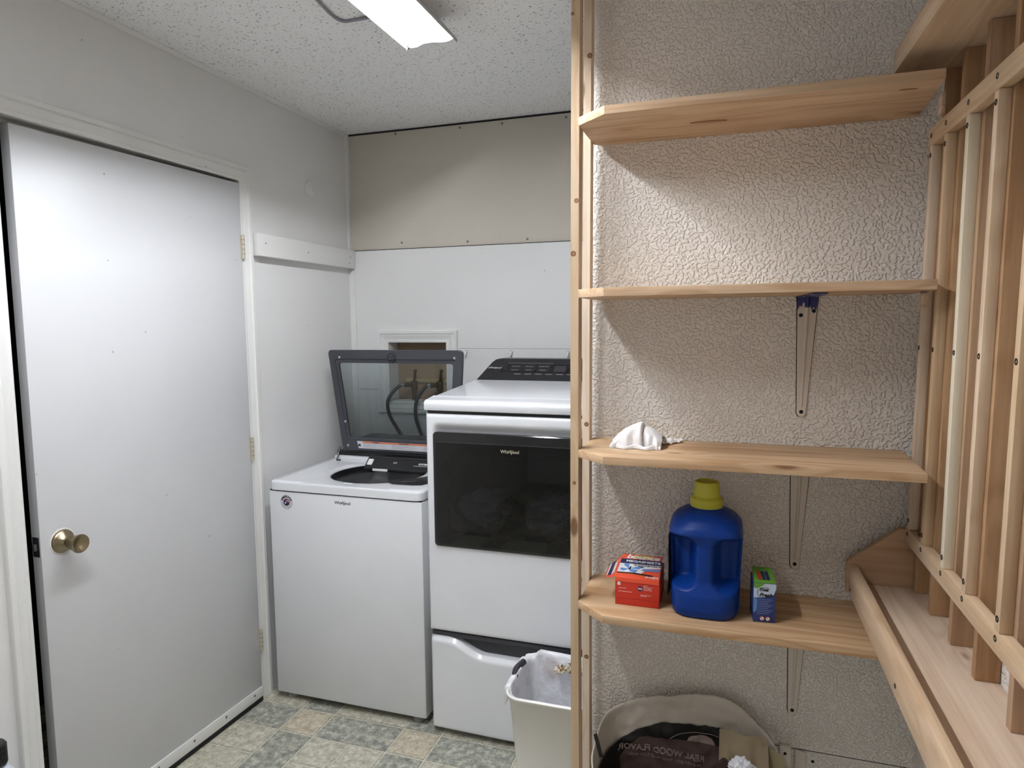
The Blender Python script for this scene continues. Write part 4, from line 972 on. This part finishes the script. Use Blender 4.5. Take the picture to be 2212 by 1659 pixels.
# ---------------------------------------------------------------- blue jug
JX, JY, JZ = -.041, 1.655, .8192
jug = thing('detergent_jug', (JX, JY, JZ), 'big blue plastic detergent jug with a yellow-green cap on the lowest shelf', 'jug')
def jugring(z):
    # half width x, half depth y
    keys = [(0, .070, .086, .03), (.004, .076, .092, .035), (.02, .080, .096, .04), (.12, .0825, .098, .04), (.18, .0855, .098, .04), (.200, .086, .097, .042), (.215, .083, .092, .045), (.230, .073, .080, .05), (.242, .055, .060, .05), (.250, .036, .036, .036), (.262, .033, .033, .033)]
    for a_, b_ in zip(keys, keys[1:]):
        if a_[0] <= z <= b_[0]:
            t_ = (z-a_[0])/(b_[0]-a_[0]); t_ = t_
            return [a_[i]+(b_[i]-a_[i])*t_ for i in range(1, 4)]
    return keys[-1][1:]
def jugfn(u, v):
    z = .262*v
    hx, hy, r = jugring(z)
    # superellipse ring
    a = 2*PI*u; e = .55 if z < .2 else .55+.45*min(1, (z-.2)/.045)
    ca, sa = math.cos(a), math.sin(a)
    x = hx*abs(ca)**e*(1 if ca > 0 else -1); y = hy*abs(sa)**e*(1 if sa > 0 else -1)
    if sa < 0:   # camera-facing end carries the handle between two deep recesses
        fr = smoothstep(-.2, -.9, sa)if False else min(1, max(0, (-y/hy-.2)/.5))
        for s in (-1, 1):
            qx, qz = abs(s*x-.054)-.008, abs(z-.132-.018*max(0, .06-s*x)/.03*0)-.036
            sd = math.hypot(max(qx, 0), max(qz, 0))+min(max(qx, qz), 0)-.022
            if s*x > .054: sd = max(qz-.022, -.03)
            y += .052*smoothstep(.010, -.014, sd)*fr*(1-.35*smoothstep(.060, .084, s*x))
        # shallow swell: handle zone set back a little from the base
        y += .010*smoothstep(.05, .09, z)*(1-smoothstep(.17, .21, z))*fr
    return Vector((JX+x, JY+y, JZ+z))
bm = grid(jugfn, 220, 110, closed=True); bm.verts.ensure_lookup_table()
bmesh.ops.holes_fill(bm, edges=[e for e in bm.edges if e.is_boundary], sides=0)
bmesh.ops.recalc_face_normals(bm, faces=bm.faces)
obj('body', bm, M_blue, jug, smooth=60)
capo = bmesh.new()
nC = 96
prof = [(.250, .0375), (.252, .0385), (.270, .0385), (.272, .0365), (.274, .0335), (.277, .0305), (.306, .0295), (.311, .0275), (.312, .025), (.308, .023), (.308, .0)]
rings = []
for h, r in prof:
    rings.append([capo.verts.new((JX+(r+(.0004 if (i % 2 and .276 < h < .307) else 0))*math.cos(2*PI*i/nC), JY+(r+(.0004 if (i % 2 and .276 < h < .307) else 0))*math.sin(2*PI*i/nC), JZ+h)) for i in range(nC)])
for k in range(len(rings)-1):
    for i in range(nC): capo.faces.new((rings[k][i], rings[k][(i+1) % nC], rings[k+1][(i+1) % nC], rings[k+1][i]))
capo.faces.new(rings[0][::-1])
obj('cap', capo, M_cap, jug, smooth=40)
# side label, seen at a grazing angle on the left
lab = obj('label', grid(lambda u, v: Vector((JX-.0868+.0012*abs(u-.5)*4, JY-.060+.10*u, JZ+.02+.165*v)), 8, 8), M_navy, jug)
obj('label_flash', grid(lambda u, v: Vector((JX-.0878+.0012*abs(u-.5)*2, JY-.058+.03*u, JZ+.03+.03*v+.1*(u*0))), 4, 4), M_whitep, lab)
obj('label_flash', grid(lambda u, v: Vector((JX-.0878+.0012*abs(u-.5)*2, JY-.058+.02*u, JZ+.115+.045*v)), 4, 4), M_whitep, lab)
obj('label_flash', grid(lambda u, v: Vector((JX-.0878+.0012*abs(u-.5)*2, JY-.058+.02*u, JZ+.168+.015*v)), 4, 4), M_yellowp, lab)
bm = path_tube([(JX+.001, JY-.0905, JZ+.21), (JX+.0012, JY-.0868, JZ+.17), (JX+.001, JY-.0868, JZ+.135)], .0006, 6); obj('drip', bm, M_skyp, jug)

# ---------------------------------------------------------------- dryer sheet carton
bx = thing('dryer_sheet_carton', (-.20, 1.65, .8192), 'red dryer sheet carton with a butterfly print and an open left flap', 'carton')
bx0, bx1, by0, by1, bz0, bz1 = -.2535, -.1465, 1.594, 1.725, .8194, .889
bx.rotation_euler = (0, 0, 0)
obj('carton_body', box(bx0, bx1, by0, by1, bz0, bz1, .0006), M_red, bx)
def topz(y): return bz1+.001+(y-by0)/(by1-by0)*.010
tz = [(bx0, by0-.0006, bz1-.001), (bx1, by0-.0006, bz1-.001), (bx1-.004, by1, topz(by1)+.002), (bx0+.001, by1, topz(by1)+.002)]
lidc = obj('carton_top', prism(tz, (0, 0, .0012)), M_redlight, bx, smooth=0)
up_ = (Vector(tz[3])-Vector(tz[0])).normalized(); nn_ = Vector((1, 0, 0)).cross(up_)
def TP(fx, fy, h=.0016):   # point on the top, fx 0..1 across, fy 0..1 front to back
    a_ = Vector(tz[0]).lerp(Vector(tz[1]), fx); b_ = Vector(tz[3]).lerp(Vector(tz[2]), fx)
    return a_.lerp(b_, fy)+nn_*h
def tpoly(name, pts, mat, h=.0016, parent=lidc): return obj(name, prism([TP(x, y, h) for x, y in pts], nn_*.0003), mat, parent, smooth=0)
tpoly('print_patch', [(0, .20), (.55, .20), (.62, .30), (.60, .42), (1, .48), (1, .60), (0, .58)], M_whitep)
tpoly('print_band', [(0, .58), (1, .60), (1, .80), (0, .78)], M_navy)
tpoly('print_strip', [(.55, .33), (.98, .35), (.98, .43), (.58, .41)], M_skyp, .0019)
tpoly('print_glow', [(.2, .82), (.8, .83), (.75, .97), (.3, .97)], M_yellowp, .0017)
tpoly('butterfly_wing', [(.25, .36), (.10, .52), (.14, .58), (.24, .55)], M_skyp, .0021)
tpoly('butterfly_wing', [(.25, .36), (.06, .38), (.05, .30), (.14, .27)], M_skyp, .0021)
tpoly('butterfly_wing', [(.27, .38), (.48, .50), (.58, .47), (.48, .38)], M_skyp, .0021)
tpoly('butterfly_wing', [(.27, .36), (.28, .26), (.42, .23), (.47, .33)], M_skyp, .0021)
tpoly('butterfly_edge', [(.45, .505), (.60, .49), (.58, .45), (.50, .475)], M_blackp, .0023)
tpoly('butterfly_body', [(.24, .33), (.29, .33), (.30, .46), (.27, .46)], M_blackp, .0024)
tpoly('petal_edge', [(.0, .17), (.30, .19), (.80, .14), (.85, .18), (.4, .23), (0, .21)], M_blackp, .0018)
lettering('lettering', 'bounce', .032, M_whitep, lidc, TP(.52, .885, .0021), (1, 0, 0), up_, bold=.0012, sx=.88, shear=.25)
lettering('lettering', 'MEGASHEETS', .0155, M_whitep, lidc, TP(.55, .69, .0021), (1, 0, 0), up_, bold=.0004, sx=.95)
lettering('lettering', '3x CONCENTRATED', .011, M_blackp, lidc, TP(.70, .54, .0021), (1, 0, 0), up_, bold=.0002, sx=.72)
lettering('lettering', '50 SHEETS', .010, M_whitep, lidc, TP(.82, .09, .0021), (1, 0, 0), up_, bold=.0003, sx=.7)
def FP(fx, fz): return (bx0+(bx1-bx0)*fx, by0-.0005, bz0+(bz1-bz0)*fz)
obj('fold_band', box(bx0+.0002, bx1-.0002, by0-.0012, by0-.0004, bz1-.010, bz1-.0005), M_redlight, bx)
cr = obj('print_patch', box(FP(.05, 0)[0], FP(.12, 0)[0], by0-.0006, by0-.0002, bz1-.0195, bz1-.0115), M_whitep, bx)
obj('print_dot', lathe(bmesh.new(), FP(.57, .66), (0, -1, 0), [(0, .0062), (.0004, .0062)], 24), M_navy, bx)
lettering('lettering', 'P&G', .0052, M_whitep, bx, (FP(.57, .66)[0], by0-.0011, FP(.57, .66)[2]), bold=.0002)
for k, (fx, fz, s_) in enumerate(((.65, .78, 'Questions?'), (.65, .73, 'Visit our website or call'), (.65, .68, 'Distr. by the maker'), (.65, .63, 'Cincinnati, OH 45202'), (.08, .62, 'MADE IN THE USA'), (.08, .50, 'SAFETY INFORMATION ON SIDE'), (.58, .44, 'Recycled paperboard carton'), (.58, .40, 'reuse or recycle'))):
    lettering('lettering', s_, .0030, M_whitep, bx, (FP(fx, fz)[0], by0-.0006, FP(fx, fz)[2]), align='LEFT', sx=.75)
obj('fold_line', box(bx0+.006, bx1-.002, by0-.0005, by0, bz0+.0175, bz0+.0180), plain('dark_red', rgb(140, 30, 20), .5), bx)
obj('end_opening', box(bx0-.0006, bx0-.0001, by0+.004, by1-.004, bz0+.004, bz1-.004), M_black, bx)
# left flap hanging out from the top edge
fl = [TP(0, .98, 0), TP(0, .05, 0), Vector((bx0-.018, by0+.020, bz1-.012)), Vector((bx0-.036, by0+.055, bz1-.024)), Vector((bx0-.033, by1-.028, bz1-.016)), Vector((bx0-.014, by1-.008, bz1-.002))]
flap = obj('flap', prism(fl, (0.0003, 0, .0010)), M_redlight, bx, smooth=0)
n_f = (fl[3]-fl[0]).cross(fl[1]-fl[0]).normalized(); n_f = n_f if n_f.z > 0 else -n_f
def FL(a_, b_): return fl[0].lerp(fl[1], a_).lerp(fl[4].lerp(fl[3], a_), b_)+n_f*.0016
obj('print_band', prism([FL(.05, .45), FL(.95, .45), FL(.95, .72), FL(.05, .72)], n_f*.0003), M_navy, flap, smooth=0)
obj('print_band', prism([FL(.05, .74), FL(.95, .74), FL(.95, .84), FL(.05, .84)], n_f*.0003), M_whitep, flap, smooth=0)
lettering('lettering', 'bounce', .022, M_whitep, flap, FL(.55, .26)+n_f*.0004, (fl[1]-fl[0]), (fl[0]-fl[4]), bold=.0008)

# ---------------------------------------------------------------- small freshener carton
fb = thing('freshener_carton', (.09, 1.63, .8192), 'small blue and green carton reading True Fresh beside the jug', 'carton')
BASE[fb.name] = Vector((0, 0, 0)); fb.location = (.069, 1.590, .8193); fb.rotation_euler = (0, 0, math.radians(4))
fw, fd, fh = .049, .070, .094
obj('carton_body', box(0, fw, 0, fd, 0, fh, .0006), M_blueprint, fb)
tpz = [(0, 0, fh), (fw, 0, fh), (fw-.002, fd, fh+.012), (.002, fd, fh+.012)]
tf = obj('carton_top', prism(tpz, (0, 0, .0008)), M_greenp, fb, smooth=0)
u2 = (Vector(tpz[3])-Vector(tpz[0])).normalized(); n2 = Vector((1, 0, 0)).cross(u2)
for k, mm in enumerate((M_red, M_navy, M_navy)): obj('print_patch', prism([Vector((.012+.009*k, .012, fh+.003))+n2*.0008, Vector((.019+.009*k, .012, fh+.003))+n2*.0008, Vector((.017+.009*k, .048, fh+.0092))+n2*.0008, Vector((.010+.009*k, .048, fh+.0092))+n2*.0008], n2*.0004), mm, tf, smooth=0)
def ff(name, pts, m_, h=.0004): return obj(name, prism([(x*fw, -h, z*fh) for x, z in pts], (0, -.0003, 0)), m_, fb, smooth=0)
M_palesky = plain('pale_sky_print', rgb(190, 205, 225), .5); M_skymid = plain('mid_blue_print', rgb(88, 136, 196), .5)
ff('print_sky', [(.0, .62), (0, .90), (.4, .99), (1, .99), (1, .87), (.9, .72), (.45, .64)], M_palesky)
ff('print_green', [(0, .88), (0, .995), (.5, .995), (.38, .93), (.15, .86)], M_greenp, .0008)
ff('print_splash', [(0, .26), (0, .62), (.16, .60), (.17, .45), (.14, .30), (.06, .24)], M_skymid)
lettering('lettering', 'True', .0100, M_blackp, fb, (.44*fw, -.0012, .835*fh), shear=.3, bold=.0005)
lettering('lettering', 'Fresh', .0125, M_blackp, fb, (.54*fw, -.0012, .70*fh), shear=.3, bold=.0004)
obj('arc', path_tube([(fw*(.50+.34*math.cos(a)), -.0010, fh*(.76+.13*math.sin(a))) for a in [PI*.28+i*PI*.98/8 for i in range(9)]], .0005, 6), M_blackp, fb)
for k in range(9): obj('print_line', box(.16*fw, (.86-.1*(k % 3))*fw, -.0006, 0, (.58-k*.045)*fh, (.58-k*.045)*fh+.0007), plain('pale_text', rgb(130, 146, 190), .5) if 'pale_text' not in bpy.data.materials else bpy.data.materials['pale_text'], fb, smooth=0)
for cx_ in (.40, .66):
    rg = obj('warning_sign', lathe(bmesh.new(), (cx_*fw, 0, .10*fh), (0, -1, 0), [(0, .0052), (.0008, .0052)], 24), M_red, fb)
    obj('sign_face', lathe(bmesh.new(), (cx_*fw, 0, .10*fh), (0, -1, 0), [(0, .0042), (.0011, .0042)], 24), M_whitep, rg)
    obj('sign_bar', prism([(cx_*fw-.003, -.0012, .10*fh+.0032), (cx_*fw-.0022, -.0012, .10*fh+.0038), (cx_*fw+.003, -.0012, .10*fh-.0032), (cx_*fw+.0022, -.0012, .10*fh-.0038)], (0, -.0003, 0)), M_blackp, rg)

# ---------------------------------------------------------------- pellet bag
bag = thing('pellet_bag', (-.06, 1.62, 0), 'open wood pellet bag with a rolled pale rim and dark lining under the lowest shelf', 'bag')
import bisect
BACK_ = [(-.300, .440, 1.56), (-.298, .478, 1.60), (-.290, .500, 1.655), (-.270, .505, 1.70), (-.22, .518, 1.728), (-.155, .535, 1.738), (-.09, .548, 1.742), (-.02, .556, 1.743), (.015, .556, 1.742), (.05, .540, 1.738), (.095, .505, 1.725), (.130, .478, 1.70), (.150, .455, 1.66), (.158, .430, 1.61), (.155, .405, 1.56)]
BACK = [(x, z-.022, y) for x, z, y in BACK_]
FRONT = [(.13, .36, 1.49), (.08, .32, 1.455), (0, .31, 1.445), (-.1, .31, 1.445), (-.19, .33, 1.455), (-.26, .38, 1.49)]
LOOP = BACK+FRONT; nL = len(LOOP)
def loopat(u):
    t_ = u*nL; i = int(t_) % nL; f_ = t_-int(t_)
    P = [Vector((LOOP[(i+k) % nL][0], LOOP[(i+k) % nL][2], LOOP[(i+k) % nL][1])) for k in (-1, 0, 1, 2)]
    return .5*((2*P[1]) + (P[2]-P[0])*f_ + (2*P[0]-5*P[1]+4*P[2]-P[3])*f_*f_ + (3*P[1]-P[0]-3*P[2]+P[3])*f_**3)
def bagpt(u, z, off=0, wr=1):
    p = loopat(u); c_ = Vector((-.065, 1.60)); d = Vector((p.x, p.y))-c_
    k = 1 + off
    n_ = wr*(.010*noise.noise(Vector((p.x*11, z*9, p.y*7)))+.007*noise.noise(Vector((p.x*34, z*30, 3)))+.004*abs(noise.noise(Vector((p.x*60, z*50, 9)))))
    q = c_+d*(k)
    return Vector((q.x, q.y - n_ - abs(n_)*.0, z))
def bagfn(u, v):
    rz = loopat(u).z
    if v < .06: return bagpt(u, rz-.022+.018*(v/.06), .022)      # rolled outside edge
    if v < .12: return bagpt(u, rz+.001, .010)
    t_ = (v-.12)/.88
    return bagpt(u, rz-(rz-.004)*t_, 0 + .03*math.sin(PI*t_))
bm = grid(bagfn, 160, 70, closed=True); bmesh.ops.recalc_face_normals(bm, faces=bm.faces)
obj('bag_wall', bm, M_paper, bag, smooth=80)
def U(ix): return ix/nL
bm = bmesh.new(); ring = [bm.verts.new(bagpt(i/48, .20, -.01, 0)) for i in range(48)]; bm.faces.new(ring)
obj('pellets', bm, M_pellet, bag, smooth=0)
# black lining inside, top edge lower than the rim
def edge_drop(u):
    i = u*nL
    t_ = [(0, .075), (1, .092), (2, .090), (3, .084), (4, .070), (5, .062), (6, .068), (7, .074), (8, .077), (9, .088), (10, .090), (11, .095), (12, .09), (13, .07), (14, .06), (15, .05), (20.99, .05)]
    for a_, b_ in zip(t_, t_[1:]):
        if a_[0] <= i <= b_[0]: return a_[1]+(b_[1]-a_[1])*(i-a_[0])/(b_[0]-a_[0])
    return .06
def lin(u, v):
    uu = U(.6)+(U(11.4)-U(.6))*u; rz = loopat(uu).z-edge_drop(uu)-.012+.004*noise.noise(Vector((uu*60, 0, 0)))
    return bagpt(uu, rz-(rz-.21)*v, -.018)
lining = obj('dark_lining', grid(lin, 110, 30), M_bagblack, bag, smooth=80)
def band(u, v):
    uu = U(3.2)+(U(10.8)-U(3.2))*u
    zt = .398+.0 - .05*max(0, .12-u)/.12 - .055*max(0, u-.72)/.28; zb = zt-.085-.02*abs(u-.5)
    return bagpt(uu, zt-(zt-zb)*v, -.030)
bb = obj('brown_print', grid(band, 90, 10), M_bagbrown, lining, smooth=80)
def onband(p0x, z0, off=-.040):
    """letters laid on the back inner face, reading mirrored as seen through the film"""
    def fn(p):
        x = p0x - p.x
        u = None
        # find loop parameter for this x on the back run
        lo, hi = U(2), U(12)
        for _ in range(24):
            mid = (lo+hi)/2
            if loopat(mid).x < x: lo = mid
            else: hi = mid
        return bagpt((lo+hi)/2, z0+p.y+.10*p.x, off)+Vector((0, -p.z, 0))
    return fn
M_bagtext = plain('faded_print', rgb(150, 134, 130), .6)
lettering('lettering', 'REAL WOOD FLAVOR', .0235, M_bagtext, lining, (0, 0, 0), align='LEFT', bold=.0005, fn=onband(-.035, .352))
lettering('lettering', 'IN EVERY BITE - THESE PELLETS DO MORE', .0105, M_bagtext, lining, (0, 0, 0), align='LEFT', fn=onband(-.045, .333))
obj('arch_outline', path_tube([bagpt(U(5.4)+(U(8.6)-U(5.4))*t_, .400+.028*math.sin(PI*t_)**.6, -.034) for t_ in [i/10 for i in range(11)]], .0009, 6), M_bagtext, lining)
bm = bmesh.new(); obj('cloud_print', grid(lambda u, v: bagpt(U(6.1)+(U(7.25)-U(6.1))*u, .398+.022*math.sin(PI*u)**.5*v, -.033), 20, 6), M_bagtext, lining, smooth=80); bm.free()
def torn(u, v):
    x = .000+.115*u; y = 1.700-.045*v-.03*u; z = .474+.012*u-(.058-.016*math.sin(u*13))*v
    return Vector((x, y+.006*math.sin(u*9+v*3), z))
obj('torn_fold', grid(torn, 24, 12), M_bagtan, bag, smooth=80)
def flap2(u, v):
    return Vector((.098+.050*u+.030*v, 1.668-.045*v-.02*u, .478-.012*u-.14*v))
f2 = obj('yellowed_flap', grid(flap2, 12, 16), plain('yellowed_paper', rgb(132, 120, 90), .7, bump=.3, bscale=60), bag, smooth=80)
fx_ = (flap2(1, .6)-flap2(0, .6)).normalized(); fu_ = (flap2(.5, .3)-flap2(.5, .8)).normalized()
lettering('lettering', '39', .036, M_blackp, f2, flap2(.72, .42)+fx_.cross(fu_)*.003, fx_, fu_, bold=.0015)
obj('black_tag', prism([(-.3035, 1.575, .478), (-.2945, 1.572, .486), (-.277, 1.566, .430), (-.287, 1.569, .424)], (0, -.0015, 0)), M_black, bag)
bm = bmesh.new(); bmesh.ops.create_icosphere(bm, subdivisions=4, radius=1)
for v in bm.verts:
    d = v.co.copy(); k = .75+.55*abs(noise.noise(d*2.1+Vector((3, 1, 8))))+.2*noise.noise(d*5)
    v.co = Vector((.052+d.x*.034*k, 1.61+d.y*.026*k, .432+d.z*.036*k))
t = obj('crumpled_paper', bm, plain('white_tissue', rgb(230, 232, 238), .7), smooth=0); tag(t, 'bright white crumpled paper tucked in the right side of the pellet bag', 'paper')

# ---------------------------------------------------------------- bottle at the lower left edge
bt = thing('spray_bottle', (-1.72, 1.10, 0), 'white bottle with a black ribbed cap against the left wall, at the lower left edge', 'bottle')
BTX, BTY = -1.720, 1.084
bm = lathe(bmesh.new(), (BTX, BTY, 0), (0, 0, 1), [(0, .040), (.004, .045), (.36, .045), (.395, .043), (.422, .026), (.434, .016)], 32)
obj('body', bm, plain('white_blue_plastic', rgb(214, 222, 236), .4), bt, smooth=50)
pr = [(0, .026)]
for k in range(7): pr += [(.004+k*.007, .0275), (.007+k*.007, .0275), (.0075+k*.007, .0255), (.0105+k*.007, .0255)]
pr += [(.056, .023), (.058, .001)]
obj('cap', lathe(bmesh.new(), (BTX, BTY, .430), (0, 0, 1), pr, 28), M_black_plastic, bt, smooth=20)
